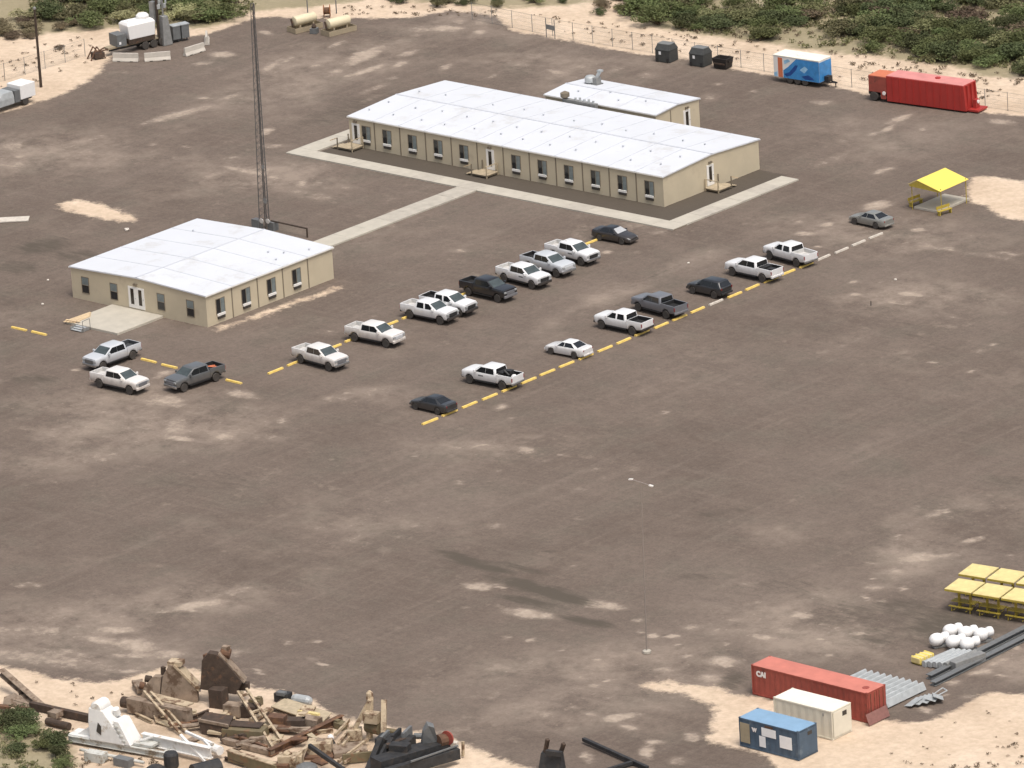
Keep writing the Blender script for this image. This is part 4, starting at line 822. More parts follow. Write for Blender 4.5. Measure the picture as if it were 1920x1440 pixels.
def vehicle(kind, color, front, rear, side, label, cat, group, bed='liner_black', grille=None, bumper=None, wbfix=None, glass=None):
    """stand the vehicle so that its wheels on one side (+1 left, -1 right) touch the two given ground points"""
    src = PROTO[kind]
    t = copy_tree(src)
    t.name = src.name.split('.')[0]
    fx, fy = front; rx, ry = rear
    h = math.atan2(fy-ry, fx-rx)
    tr = {'crew': .99, 'split': .99, 'sedan': .90, 'suv': .93}[kind]
    mx_, my_ = (fx+rx)/2, (fy+ry)/2
    t.location = (mx_+math.sin(h)*side*tr, my_-math.cos(h)*side*tr, 0); t.rotation_euler.z = h
    tag(t, label, cat, group)
    for o in t.children_recursive:
        b = base(o)
        if b in PAINTED: setmat(o, PT[color])
        elif b == 'bed_liner': setmat(o, M[bed])
        elif b in ('front_bumper','rear_bumper'): setmat(o, (PT.get(bumper) or M.get(bumper)) if bumper else (PT[color] if kind in ('sedan',) else (M['black'] if kind == 'suv' else M['chrome'])))
        elif b == 'grille' and grille: setmat(o, PT.get(grille) or M[grille])
        elif b == 'windshield' and glass: setmat(o, M[glass])
    return t
def door_mark(t, s):
    p = [(.25,s*1.004,.98),(.85,s*1.004,.98),(.85,s*1.004,1.1),(.25,s*1.004,1.1)]
    MB().panel(p if s < 0 else p[::-1], .006).build('door_mark', M['steel_grey'], t)
GA, GB, GC = 'vehicles parked in the row nearer the buildings', 'vehicles parked along the long line of yellow stops', 'trucks parked in front of the office block'
veh = []
def V(*a, **k):
    t = vehicle(*a, **k); veh.append(t); return t
def heading(front, deg, wb):        # rear contact from the front one
    return (front[0]-wb*math.cos(R(deg)), front[1]-wb*math.sin(R(deg)))
v1r = (31.40,-65.20)
V('crew', 'silver', (v1r[0]-.15, v1r[1]-3.9), v1r, 1, 'silver pickup facing the viewer with a dark flat cover over its bed', 'pickup', GC, bed='cover_grey', grille='grey')
V('crew', 'dusty', (38.69,-73.19), (34.71,-73.28), -1, 'white pickup overlapping the silver one, nose to the right', 'pickup', GC, bed='liner_white', grille='slate', bumper='dusty')
v3 = V('crew', 'grey', (42.79,-69.77), (43.22,-65.79), 1, 'dark grey pickup with orange load in its bed', 'pickup', GC, grille='slate')
V('crew', 'dusty', (50.62,-57.89), (46.38,-57.57), -1, 'white pickup at the near end of the inner row', 'pickup', GA, bed='liner_white', grille='slate')
V('crew', 'dusty', (50.44,-49.58), (46.36,-49.79), -1, 'dusty white pickup standing alone, second from the near end of the inner row', 'pickup', GA, bed='liner_white', grille='silver', bumper='dusty')
v6 = V('split', 'white', (50.07,-41.47), (46.36,-41.59), -1, 'white pickup with black front bumper overlapping its white neighbour', 'pickup', GA, bed='liner_white', bumper='black')
v7 = V('split', 'white', (50.01,-38.66), (46.26,-38.76), -1, 'white pickup with open black bed, half hidden by its white neighbour', 'pickup', GA, bumper='black')
V('crew', 'black', (50.45,-33.15), (46.18,-33.02), -1, 'black pickup between white pickups in the inner row', 'pickup', GA, grille='slate', bumper='slate')
v9 = V('crew', 'white', (50.50,-28.17), (46.38,-27.82), -1, 'white pickup just behind the black pickup in the inner row', 'pickup', GA, bed='liner_white', bumper='black')
V('crew', 'silver', (50.13,-24.02), (45.93,-23.68), -1, 'silver pickup with black bed between two white pickups', 'pickup', GA, grille='silver')
v11 = V('crew', 'white', (49.72,-19.81), (45.60,-19.49), -1, 'white pickup at the far end of the inner row, next to the black car', 'pickup', GA, bed='liner_white')
V('sedan', 'black', (48.45,-12.23), (45.78,-12.35), -1, 'black car with a silver sunshade behind its windshield', 'car', GA, bumper='black', glass='sunshade')
V('sedan', 'navy', (65.50,-61.95), (68.38,-62.03), 1, 'black sedan at the near end of the long line of stops', 'car', GB, bumper='navy')
v14 = V('crew', 'white', (64.92,-53.50), (68.67,-53.33), 1, 'white pickup with loaded black bed, beside the black sedan', 'pickup', GB)
V('sedan', 'white', (65.65,-42.69), (68.53,-42.58), 1, 'white sedan, only white car in the outer row', 'car', GB, bumper='white')
V('split', 'white', (64.68,-34.19), (68.71,-34.16), 1, 'white crew cab pickup with empty black bed overlapping the grey one', 'pickup', GB, bumper='black')
V('crew', 'slate', (64.20,-28.05), (68.13,-28.49), 1, 'slate grey pickup behind the white one in the outer row', 'pickup', GB, bumper='slate')
V('suv', 'navy', (65.28,-21.01), (68.08,-21.08), 1, 'black sport utility car in the outer row', 'car', GB)
v19 = V('crew', 'white', (64.97,-14.51), (68.89,-14.67), 1, 'white pickup next to the black utility car', 'pickup', GB, bumper='white')
r20 = (68.67,-9.00)
V('split', 'white', (r20[0]-4.0*math.cos(R(8)), r20[1]+4.0*math.sin(R(8))), r20, 1, 'white pickup with white bed at the far end of the pickups in the outer row', 'pickup', GB, bed='liner_white', bumper='chrome')
V('sedan', 'bronze', (64.64,5.21), (67.65,5.02), 1, 'grey sedan standing alone at the far end of the outer row', 'car', GB, bumper='bronze')
for v_, s_ in ((v9,-1),(v11,-1),(v14,1)): door_mark(v_, s_)
# things carried in the beds
def in_bed(v, name, label, cat, mb, m, z=1.03, x=-2.2, y=0):
    o = mb.build(name, m); o.matrix_world = Matrix.Translation(v.location) @ Matrix.Rotation(v.rotation_euler.z,4,'Z') @ Matrix.Translation((x,y,z)); return tag(o, label, cat)
in_bed(v3, 'traffic_cones', 'orange traffic gear lying in the bed of the grey pickup', 'cones', MB().tube((-.6,-.2,.1),(.5,.1,.4),.1,.04).tube((-.5,.3,.1),(.6,.25,.42),.1,.04).lathe([(.2,0),(.18,.04),(.06,.06),(.03,.5)],8,Matrix.Translation((.75,.1,.1))), M['orange'])
in_bed(v14, 'equipment_case', 'dark bulky equipment filling the front of a white pickup bed', 'equipment', MB().box(.3,.95,-.6,.6,0,.55).box(-.2,.3,-.5,.1,0,.65).tube((-.2,.3,.3),(.3,.4,.75),.12), M['black'])
in_bed(v14, 'white_bag', 'white crumpled bag at the tail of a pickup bed', 'bag', MB().lathe([(.25,0),(.33,.18),(.2,.36),(.05,.42)],7), M['plastic_white'], x=-2.85, y=.1)
in_bed(v19, 'tool_box', 'dark tool box and bundle in the bed of the white pickup', 'tool box', MB().box(.2,.8,-.65,.65,0,.42).box(-.7,.1,-.3,.35,0,.3), M['black'])
in_bed(v7, 'drum', 'rusty round drum in the black bed of a half hidden pickup', 'drum', MB().lathe([(.3,0),(.34,.1),(.34,.4),(.3,.5)],10), M['rust'], x=-1.4, y=.3)
in_bed(v11, 'beacon_box', 'small white beacon box on the far end of a pickup cab', 'beacon', MB().box(-.1,.1,-.12,.12,0,.16), M['plastic_white'], z=1.965, x=-.45, y=-.35)

for t in PROTO.values():
    for o in list(t.children_recursive): bpy.data.objects.remove(o)
    bpy.data.objects.remove(t)

# ------------------------------------------------------------------ parking stops
ORD = ['first','second','third','fourth','fifth','sixth','seventh','eighth','ninth','tenth','eleventh','twelfth','thirteenth','fourteenth','fifteenth','sixteenth','seventeenth','eighteenth','nineteenth','twentieth','twenty-first','twenty-second','twenty-third','twenty-fourth','twenty-fifth','twenty-sixth']
stop_me = MB().loft([[(X,-.13,-.03),(X,.13,-.03),(X,.10,.13),(X,-.10,.13)] for X in (-1.03,1.03)]).mesh('parking_stop')
stop_me.materials.append(M['yellow'])
def stop(x, y, rz, label, group, m):
    o = bpy.data.objects.new('parking_stop', stop_me); COL.objects.link(o); o.location = (x+random.uniform(-.05,.05), y, 0); o.rotation_euler.z = rz+R(random.uniform(-1.6,1.6))
    setmat(o, m); tag(o, label, 'parking stop', group)
CX, CY, CS = 69.12, -63.90, 2.794
for k in range(25):
    wh = k in (15,21,22,23,24)
    stop(CX, CY+k*CS, R(90), '%s %s stop from the near end of the long outer line' % (ORD[k], 'faded pale' if wh else 'yellow'), 'stops of the long outer line', M['stop_white'] if wh else M['yellow'])
for k in range(18):
    stop(45.95-.035*k, -60.53+k*2.79, R(90), '%s yellow stop from the near end of the inner row' % ORD[k], 'stops of the inner row', M['yellow'])
for k, (x, y) in enumerate(((14.66,-64.26),(17.47,-64.23),(33.1,-64.75),(36.0,-64.93),(38.9,-65.0),(44.74,-65.06))):
    stop(x, y, R(-.7), '%s yellow stop from the left in the broken line before the office block' % ORD[k], 'stops before the office block', M['yellow'])

# ------------------------------------------------------------------ poles
def pole(loc, h, r, m, label, lean=0, crossarm=False):
    t = thing('utility_pole', label, 'pole', loc)
    MB().tube((0,0,-.2),(lean,0,h),r,r*.72,n=10).build('pole', m, t, smooth=40)
    MB().lathe([(r*1.05,h-.25),(r*1.05,h-.05),(r*.3,h+.04)],8,Matrix.Translation((lean,0,0))).build('cap', M['galv_dull'], t)
    return t
pole(xy((-46.16,-0.74)), 9.2, .17, M['pole_wood'], 'dark wooden pole rising from the sand at the far left')
p2 = pole(xy((-46.56,18.54)), 13.0, .17, M['pole_wood'], 'dark wooden pole behind the trailer with the white boxes')
MB().box(-.9,-.3,-.3,.3,2.6,5.0).build('switch_box', M['galv_dull'], p2)
pole(xy((-40.84,37.01)), 7.0, .07, M['steel_grey'], 'thin grey pole behind the left cream tank')
pole(xy((-37.72,38.49)), 7.0, .07, M['steel_grey'], 'thin grey pole behind the rusty reel')
lp = thing('yard_lamp', 'tall thin lamp pole with two lamp heads in the open yard', 'lamp', xy((126.09,-99.53)))
MB().tube((0,0,.3),(.25,.2,15.3),.06,.04,n=8).build('pole', M['lamp_pole'], lp)
MB().lathe([(.38,0),(.38,.2),(.26,.26)],8).build('base', M['concrete_b'], lp)
MB().tube((-.7,.05,15.45),(1.2,.35,15.15),.04,n=6).build('cross_arm', M['lamp_pole'], lp)
for s in (-1,1): MB().obox((.25+.98*s,.2+.15*s,15.3-.15*s),(.36,.2,.1),R(9),0,R(8*s)).build('lamp_head', M['white_paint'], lp)

# ------------------------------------------------------------------ chain link fence along the back and left edges
def fence(pts, label, sp=3.0, h=2.0):
    t = thing('chain_link_fence', label, 'fence', (pts[0][0],pts[0][1],0))
    ox, oy = pts[0]; wires = MB()
    pm = shared('fence_post', lambda: MB().tube((0,0,-.1),(0,0,2.05),.035,n=6).mesh('post'))
    if not pm.materials: pm.materials.append(M['galv_dull'])
    for (x0,y0),(x1,y1) in zip(pts[:-1], pts[1:]):
        L_ = math.hypot(x1-x0, y1-y0); n = max(1, round(L_/sp))
        for k in range(n+1):
            a = k/n; o = bpy.data.objects.new('post', pm); COL.objects.link(o); o.parent = t; o.location = (x0+(x1-x0)*a-ox, y0+(y1-y0)*a-oy, 0)
        dx, dy = (x1-x0)/L_, (y1-y0)/L_
        for z in (.06,.5,1.0,1.5,1.98): wires.tube((x0-ox,y0-oy,z),(x1-ox,y1-oy,z),.007 if z < 1.9 else .016,n=3,cap=False)
        m = int(L_/.22)
        for s in (-1,1):
            for k in range(m):
                a = k*.22; b = a+s*1.9
                if 0 <= b <= L_: wires.tube((x0+dx*a-ox,y0+dy*a-oy,.06),(x0+dx*b-ox,y0+dy*b-oy,1.96),.0035,n=3,cap=False)
    wires.build('wire_mesh', M['galv_dull'], t)
fence([(-22,44.2),(-6.2,43.45),(8,43.9),(24,44.3),(33.1,44.2),(53.4,45.4),(90,48)], 'thin chain link fence along the back edge of the yard')
fence([(-55,-40),(-51.6,-1.0),(-50.7,10.8)], 'thin chain link fence on the sand at the left edge of the yard')

# ------------------------------------------------------------------ back edge: bins, trailers, sign
def bin_hut(loc, label, rz):
    t = thing('waste_hut', label, 'bin', loc, rz)
    MB().box(-.95,.95,-.85,.85,0,1.35).build('body', M['bin_dark'], t, bevel=.04)
    MB().loft([[(X*1.0,-.9,1.35),(X,.9,1.35),(X*.8,.55,1.95),(X*.8,-.55,1.95)] for X in (-1.0,1.0)]).build('hood', M['bin_dark'], t, bevel=.03)
    MB().box(-.82,.82,-.56,.56,1.95,2.02).build('lid', M['bin_top'], t)
    MB().panel([(-.45,-.872,.85),(-.15,-.872,.85),(-.15,-.872,1.2),(-.45,-.872,1.2)],.012).build('sticker', M['sign_white'], t)
    for X in (-.7,.7): MB().box(X-.1,X+.1,-.95,-.85,0,.5).build('bracket', M['black'], t)
bin_hut((8.5,42.3,0), 'dark hooded waste bin on the left of the pair by the back fence', R(6))
bin_hut((12.9,42.9,0), 'dark hooded waste bin next to the black skip', R(4))
sk = thing('skip', 'small black open skip by the back fence', 'skip', (15.9,43.1,0), R(5))
MB().loft([[(-.75,-.6,.05),(.75,-.6,.05),(.75,.6,.05),(-.75,.6,.05)],[(-.95,-.75,1.2),(.95,-.75,1.2),(.95,.75,1.2),(-.95,.75,1.2)],[(-.85,-.65,1.2),(.85,-.65,1.2),(.85,.65,1.2),(-.85,.65,1.2)],[(-.7,-.5,.3),(.7,-.5,.3),(.7,.5,.3),(-.7,.5,.3)]]).build('body', M['bin_black'], sk)
for s in (-1,1): MB().box(s*.98-.06,s*.98+.06,-.3,.3,.75,.95).build('lug', M['bin_black'], sk)
MB().box(-.7,.7,-.78,-.7,.55,.7).build('rib', M['rust_dark'], sk)
sg = thing('board_sign', 'low grey board on two posts by the back fence', 'sign', (-9.0,42.85,0), R(-6))
for X in (-.7,.7): MB().tube((X,0,-.1),(X,0,2.2),.05,n=6).build('post', M['steel_grey'], sg)
MB().box(-.68,.68,-.06,-.01,.95,1.5).build('board', M['galv_dull'], sg)
# blue mural trailer
bt = thing('mural_trailer', 'blue and white mural trailer with an orange strip', 'trailer', (24.25,41.75,0), R(3.5))
MB().box(0,6.1,0,2.3,.55,2.95).build('body', M['white_paint'], bt, bevel=.05)
MB().box(-.03,6.13,-.03,2.33,2.95,3.03).build('roof', M['cream_top'], bt)
MB().lathe([(.38,3.0),(.42,3.12),(.3,3.22)],10,Matrix.Translation((2.9,1.1,0))).build('roof_hatch', M['plastic_white'], bt)
def mural(pts, m, d): MB().panel([(x,-d,z) for x,z in pts], .006).build('mural_panel', M[m], bt)
mural([(1.3,.58),(6.08,.58),(6.08,2.88),(3.1,2.88),(2.6,2.45),(2.0,1.9),(1.3,1.4)], 'mural_blue', .004)
mural([(0.05,.62),(.5,.62),(.5,1.2),(.05,1.0)], 'mural_sky', .004)
mural([(1.4,1.0),(2.1,1.3),(2.9,2.15),(3.3,2.2),(3.0,1.6),(2.3,.95),(1.7,.75)], 'mural_dark', .013)
mural([(3.7,1.0),(4.6,1.25),(5.2,1.0),(5.4,.75),(4.2,.7)], 'mural_dark', .013)
mural([(3.5,1.7),(4.2,2.2),(4.6,1.9),(4.1,1.4)], 'mural_sky', .013)
mural([(1.5,2.1),(2.3,2.55),(2.0,2.75),(1.4,2.5)], 'mural_sky', .013)
mural([(.62,.6),(1.22,.6),(1.22,2.8),(.62,2.8)], 'orange', .013)
MB().panel([(6.104,.0,.6),(6.104,2.25,.6),(6.104,2.25,2.8),(6.104,.0,2.8)], .012).build('end_panel', M['mural_blue'], bt)
for X in (2.1,3.1,4.1):
    for Y in (.12,2.18):
        w = MB().lathe([(.2,-.12),(.36,-.12),(.4,-.06),(.4,.06),(.36,.12),(.2,.12)],14,Matrix.Translation((X,Y,.4)) @ Matrix.Rotation(R(90),4,'X')).build('wheel', M['rubber'], bt, smooth=40)
        MB().lathe([(.2,-.1),(.2,.1),(.1,.11)],10,Matrix.Translation((X,Y,.4)) @ Matrix.Rotation(R(90),4,'X')).build('rim', M['rim'], w)
MB().box(.2,6.0,.5,1.8,.4,.55).build('chassis', M['black'], bt)
MB().beam((6.1,.7,.5),(7.6,1.15,.5),.1,.12).beam((6.1,1.6,.5),(7.6,1.15,.5),.1,.12).tube((7.4,1.15,0),(7.4,1.15,.6),.06).build('drawbar', M['black'], bt)
MB().box(6.2,6.75,.75,1.5,.55,1.15).build('gas_rack', M['black'], bt)
# red tank trailer
rt = thing('tank_trailer', 'long red box tank trailer parked along the back fence', 'trailer', (37.6,41.1,0), R(6.0))
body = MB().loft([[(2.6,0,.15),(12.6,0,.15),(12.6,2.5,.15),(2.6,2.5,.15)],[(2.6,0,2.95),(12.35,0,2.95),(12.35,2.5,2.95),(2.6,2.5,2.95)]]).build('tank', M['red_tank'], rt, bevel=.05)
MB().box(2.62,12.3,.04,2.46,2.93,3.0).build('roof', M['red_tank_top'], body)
for k in range(11): MB().box(3.4+k*.85,3.48+k*.85,-.05,0,.2,2.9).build('rib', M['red_tank'], body)
for k in range(3): MB().box(12.4-.05,12.62,.4+.8*k,.48+.8*k,.3,2.9).build('rib', M['red_tank'], body)
MB().box(.3,2.58,.05,2.45,1.0,2.75).build('rear_compartment', M['red_cont'], rt, bevel=.04)
MB().box(.32,2.5,.1,2.4,2.73,2.8).build('deck', M['orange'], rt)
MB().box(.0,2.6,.5,2.0,.55,1.0).build('frame', M['black'], rt)
MB().box(1.9,2.5,-.04,.06,.35,1.05).build('valve_box', M['red_cont'], rt)
MB().lathe([(.22,0),(.22,.05),(.1,.06)],10,Matrix.Translation((2.3,-.02,1.0)) @ Matrix.Rotation(R(90),4,'X')).build('valve_cover', M['letter'], rt)
for Y in (.25,2.25):
    w = MB().lathe([(.25,-.25),(.48,-.25),(.52,-.15),(.52,.15),(.48,.25),(.25,.25)],16,Matrix.Translation((.95,Y,.52)) @ Matrix.Rotation(R(90),4,'X')).build('wheel', M['rubber'], rt, smooth=40)
    MB().lathe([(.26,-.2),(.26,.2),(.1,.21)],10,Matrix.Translation((.95,Y,.52)) @ Matrix.Rotation(R(90),4,'X')).build('rim', M['plastic_white'], w)
MB().box(12.6,13.9,.3,2.2,.15,.35).box(12.9,13.3,.9,1.6,.35,1.3).build('front_skid', M['red_tank'], rt)
MB().lathe([(.2,0),(.2,.08),(.06,.09)],10,Matrix.Translation((13.32,1.25,1.05)) @ Matrix.Rotation(R(90),4,'Y')).build('valve_cover', M['letter'], rt)
MB().lathe([(.3,0),(.3,.14),(.1,.18)],10,Matrix.Translation((8.3,1.4,2.98))).build('roof_hatch', M['red_tank'], body)

# ------------------------------------------------------------------ yellow shelter on its pad
ys = thing('shelter', 'bright yellow gable shelter over a concrete pad', 'shelter', (66.7,12.3,0), R(2))
EX, EY, eh = 3.6, 4.3, 2.7
MB().panel([(-.3,-.3,eh),(EX/2-1.0,-.3,eh+.55),(EX/2-1.0,EY+.3,eh+.55),(-.3,EY+.3,eh)],.04).build('roof_sheet', M['canopy_yellow'], ys)
MB().panel([(EX/2-1.0,-.3,eh+.552),(EX+.1,-.3,eh-.25),(EX+.1,EY+.3,eh-.25),(EX/2-1.0,EY+.3,eh+.552)],.04).build('roof_sheet', M['canopy_yellow'], ys)
MB().panel([(-.2,-.27,eh-.02),(EX/2-1.0,-.27,eh+.5),(EX,-.27,eh-.28),(EX,-.27,eh-.36),(-.2,-.27,eh-.2)],.03).build('gable_board', M['frame_yellow'], ys)
for X, Y in ((-.1,0),(EX-.05,0),(-.1,EY),(EX-.05,EY)): MB().tube((X,Y,-.05),(X,Y,eh-.03),.045,n=8).build('post', M['frame_yellow'], ys)
for Y in (0,EY): MB().beam((-.1,Y,eh-.12),(EX-.05,Y,eh-.3),.07,.09).build('tie_beam', M['frame_yellow'], ys)
spd = thing('shelter_pad', 'pale square concrete pad under the yellow shelter', 'pad', (66.5,12.6,0), R(1))
MB().box(0,3.2,0,5.2,-.1,.16).build('slab', M['concrete'], spd, bevel=.02)
bn = thing('bench', 'small yellow bench at the right corner of the shelter pad', 'bench', (70.5,12.6,0), R(80))
MB().box(-.9,.9,-.2,.2,.42,.48).build('seat', M['frame_yellow'], bn)
for X in (-.75,.75): MB().box(X-.05,X+.05,-.18,.18,0,.42).build('leg', M['frame_yellow'], bn)
MB().box(-.9,.9,.22,.27,.6,.9).box(-.78,-.7,.2,.25,.4,.6).box(.7,.78,.2,.25,.4,.6).build('backrest', M['frame_yellow'], bn)
bn2 = thing('bench', 'small yellow bench at the left corner of the shelter pad', 'bench', (66.0,13.6,0), R(85))
for o in bn.children:
    c = o.copy(); COL.objects.link(c); c.parent = bn2

# ------------------------------------------------------------------ yellow roofed tables at the right edge
def roofed_table(x, y, label):
    t = thing('roofed_table', label, 'picnic table', (x,y,0), R(8)); t['group'] = 'yellow roofed picnic tables'
    MB().obox((0,0,2.12),(2.58,2.45,.1),0,R(3)).build('roof', M['table_yellow'], t)
    for X in (-1.18,1.18): MB().box(X-.03,X+.03,-1.19,1.19,1.99,2.06).build('roof_rail', M['frame_yellow'], t)
    MB().obox((0,-1.22,1.99),(2.58,.05,.16),0).build('fascia', M['frame_yellow'], t); MB().obox((0,1.22,2.11),(2.58,.05,.16),0).build('fascia', M['frame_yellow'], t)
    for X in (-.55,.55):
        MB().box(X-.09,X+.09,-.15,.03,0,2.1).build('leg', M['frame_yellow'], t)
    MB().box(-1.15,1.15,-.45,.35,.72,.78).build('table_top', M['frame_yellow'], t)
    for Y in (-.8,.8):
        MB().box(-1.15,1.15,Y-.14,Y+.14,.43,.48).build('seat', M['frame_yellow'], t)
        for X in (-.9,.9): MB().box(X-.04,X+.04,Y-.04,Y+.04,0,.43).build('seat_leg', M['frame_yellow'], t)
    MB().beam((-.6,-1.0,.2),(-.6,.85,.2),.05,.05).beam((.6,-1.0,.2),(.6,.85,.2),.05,.05).build('foot_rail', M['frame_yellow'], t)
T0 = ((142.55,-76.75),(145.3,-76.4),(148.05,-76.0),(141.3,-73.2),(144.1,-72.8),(146.9,-72.4))
TL = ('first pale yellow roofed table from the left in the front row','second pale yellow roofed table from the left in the front row','third pale yellow roofed table in the front row, cut by the frame','pale yellow roofed table at the left end of the back row','second pale yellow roofed table from the left in the back row','third pale yellow roofed table in the back row, cut by the frame')
for (x,y), l in zip(T0, TL): roofed_table(x, y, l)

# ------------------------------------------------------------------ white tanks, bars, beams at the lower right
def carboy(x, y, label):
    """round white tank lying on a cradle with a smaller dome behind"""
    t = thing('round_tank', label, 'tank', (x,y,0), R(62)); t['group'] = 'round white tanks'; t.scale = (.8,.8,.8)
    MB().lathe([(.05,-.95),(.38,-.9),(.62,-.65),(.70,-.35),(.70,.05),(.58,.35),(.42,.45)],16,Matrix.Translation((-.2,0,.86)) @ Matrix.Rotation(R(90),4,'Y')).build('shell', M['plastic_white'], t, smooth=40)
    MB().lathe([(.40,.42),(.52,.52),(.56,.8),(.5,1.08),(.28,1.22),(.05,1.25)],16,Matrix.Translation((-.2,0,1.0)) @ Matrix.Rotation(R(90),4,'Y')).build('dome', M['plastic_white'], t, smooth=40)
    MB().box(-.8,.8,-.35,.35,0,.22).build('cradle', M['galv_dull'], t)
names = ('front left','front middle','front right','back left','back middle','back right')
for (x, y), n in zip(((146.25,-85.0),(147.7,-84.6),(149.05,-84.4),(145.9,-82.7),(147.3,-82.4),(148.65,-82.0)), names):
    carboy(x, y, 'white round tank, %s of the cluster of six' % n)
yb = thing('yellow_crate', 'pale yellow ribbed crate left of the grey channels', 'crate', (147.2,-88.6,0), R(84))
MB().box(-.9,.9,-.5,.5,.12,.62).build('body', M['table_yellow'], yb, bevel=.05)
for k in range(4): MB().box(-.8+.5*k,-.7+.5*k,-.53,.53,.1,.66).build('rib', M['canopy_yellow'], yb)
for X in (-.7,.7): MB().box(X-.08,X+.08,-.5,.5,0,.12).build('skid', M['frame_yellow'], yb)
cg = ('leftmost','second','third','fourth','rightmost')
for k in range(5):
    o = MB().loft([[(X,-.2,.0),(X,.2,.0),(X,.2,.42),(X,.1,.5),(X,-.1,.5),(X,-.2,.42)] for X in (-1.9,1.9)]).build('steel_channel', M['galv'] if k != 4 else M['galv_dull'], None, loc=(148.15+.5*k,-87.6+.1*k,.0+.04*k), rz=R(86))
    tag(o, '%s grey steel channel of the bundle below the white tanks' % cg[k], 'channel', 'bundle of grey channels')
pk = thing('grey_plate_stack', 'grey plate box leaning on the right of the steel channels', 'steel box', (150.9,-87.2,0), R(80))
MB().box(-1.7,1.7,-.4,.4,0,.75).build('body', M['galv_dull'], pk, bevel=.04); MB().box(-1.6,1.6,-.43,-.4,.2,.3).build('flange', M['galv'], pk)
for k, (a, b, s) in enumerate((((150.2,-91.6),(149.9,-66),.42),((151.4,-92.6),(151.2,-68),.36))):
    o = MB().ibeam((a[0],a[1],s/2),(b[0],b[1],s/2),.6,s,.06).build('steel_beam', M['steel_grey'])
    tag(o, 'long dark steel beam, %s of the pair running to the right edge' % ('upper','lower')[k], 'beam')
rd = thing('red_cart', 'red tarped load at the right edge beyond the dark beams', 'load', (153.6,-80.4,0), R(5))
MB().loft([[(-.9,-.6,.3),(.9,-.6,.3),(.9,.6,.3),(-.9,.6,.3)],[(-.7,-.45,.9),(.7,-.45,.9),(.7,.45,.9),(-.7,.45,.9)]]).build('tarp', mat('red_tarp',(.55,.07,.04,1),.7), rd, bevel=.08)
MB().box(-.95,.95,-.65,.65,.1,.3).build('pallet', M['wood'], rd)
# corrugated members behind the red container
for k in range(10):
    o = MB().loft([[(-.38,Y,0),(-.16,Y,.62),(-.08,Y,.66),(.02,Y,.62),(.30,Y,.05),(.24,Y,.0),(-.02,Y,.5),(-.12,Y,.55),(-.3,Y,0)] for Y in (0,5.0-.0*k)]).build('guard_rail_section', M['galv'], None, loc=(145.3+.66*k,-98.9+.02*k,.05), rz=R(-1))
    tag(o, '%s pale galvanised rail section from the left behind the red container' % ORD[k], 'rail section', 'galvanised rail sections')
gs = thing('steel_scrap', 'tangled pale galvanised sheets at the right end of the red container', 'scrap', (152.7,-97.2,0))
for k in range(5): MB().obox((.1+.28*k,.3+.45*k,.3+.03*k),(.9,1.5,.05),R(12*k-10),R(14-6*k),R(9*k-14)).build('sheet', M['galv'], gs)
MB().tube((.9,2.2,.3),(1.5,3.0,.7),.05).tube((1.5,3.0,.7),(.8,3.3,.7),.05).tube((.8,3.3,.7),(.4,2.6,.3),.05).build('bent_bar', M['galv'], gs)

# ------------------------------------------------------------------ shipping containers
def container(name, label, x0, x1, y0, y1, h, body, top, corr=.28):
    t = thing(name, label, 'container', (x0,y0,0)); L_, W = x1-x0, y1-y0
    # corrugated long sides
    def side(y, s):
        b = MB(); ring0, n = [], int(L_/corr); pts = []
        for k in range(n+1):
            a = .08+(L_-.16)*k/n; d = .0 if k % 2 else .045
            pts.append((a, y-s*d))
        o = [(a,c,.14) for a,c in pts]+[(a,c,h-.10) for a,c in pts]; m = len(pts)
        b.add(o, [(k,k+1,m+k+1,m+k) for k in range(m-1)])
        return b.build('side_panel', M[body], t)
    side(.03,-1); side(W-.03,1)
    MB().box(.06,L_-.06,.09,W-.09,.1,h-.06).build('core', M[body], t)
    fr = MB()
    for X in (0,L_-.09):
        for Y in (0,W-.09): fr.box(X,X+.09,Y,Y+.09,0,h)
    for Y in (0,W-.08): fr.box(.09,L_-.09,Y,Y+.08,h-.11,h-.005).box(.09,L_-.09,Y,Y+.08,.02,.15)
    for X in (0,L_-.08): fr.box(X,X+.08,.09,W-.09,h-.11,h-.005).box(X,X+.08,.09,W-.09,.02,.15)
    fr.build('frame', M[body], t)
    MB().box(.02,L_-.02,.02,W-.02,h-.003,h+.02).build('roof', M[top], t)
    for X in (.0,L_-.16):
        for Y in (0,W-.16): MB().box(X-.01,X+.17,Y-.01,Y+.17,h-.02,h+.035).build('corner_casting', M[body], t)
    return t
rc = container('shipping_container', 'long red shipping container with white lettering', 139.9, 152.2, -102.2, -99.75, 2.62, 'red_cont', 'red_cont_top')
MB().lathe([(.3,2.64),(.3,2.67),(.1,2.68)],12,Matrix.Translation((11.4,1.0,0))).build('roof_mark', M['red_cont'], rc)
for k in range(2):
    MB().box(12.27,12.33,.12+1.13*k,1.2+1.13*k,.2,2.5).build('door', M['red_cont'], rc)
    for s in (.3,.8): MB().tube((12.37,.1+1.13*k+s,.15),(12.37,.1+1.13*k+s,2.5),.022,n=6).build('lock_bar', M['rust'], rc)
rp_ = MB().panel([(12.8,-.5,.05),(12.8,2.2,.05),(12.45,2.2,.95),(12.45,-.5,.95)],.06).build('leaning_plate', M['plum_plate'], None, loc=(139.9,-102.2,0)); tag(rp_, 'brownish plate leaning on the end of the red container', 'plate')
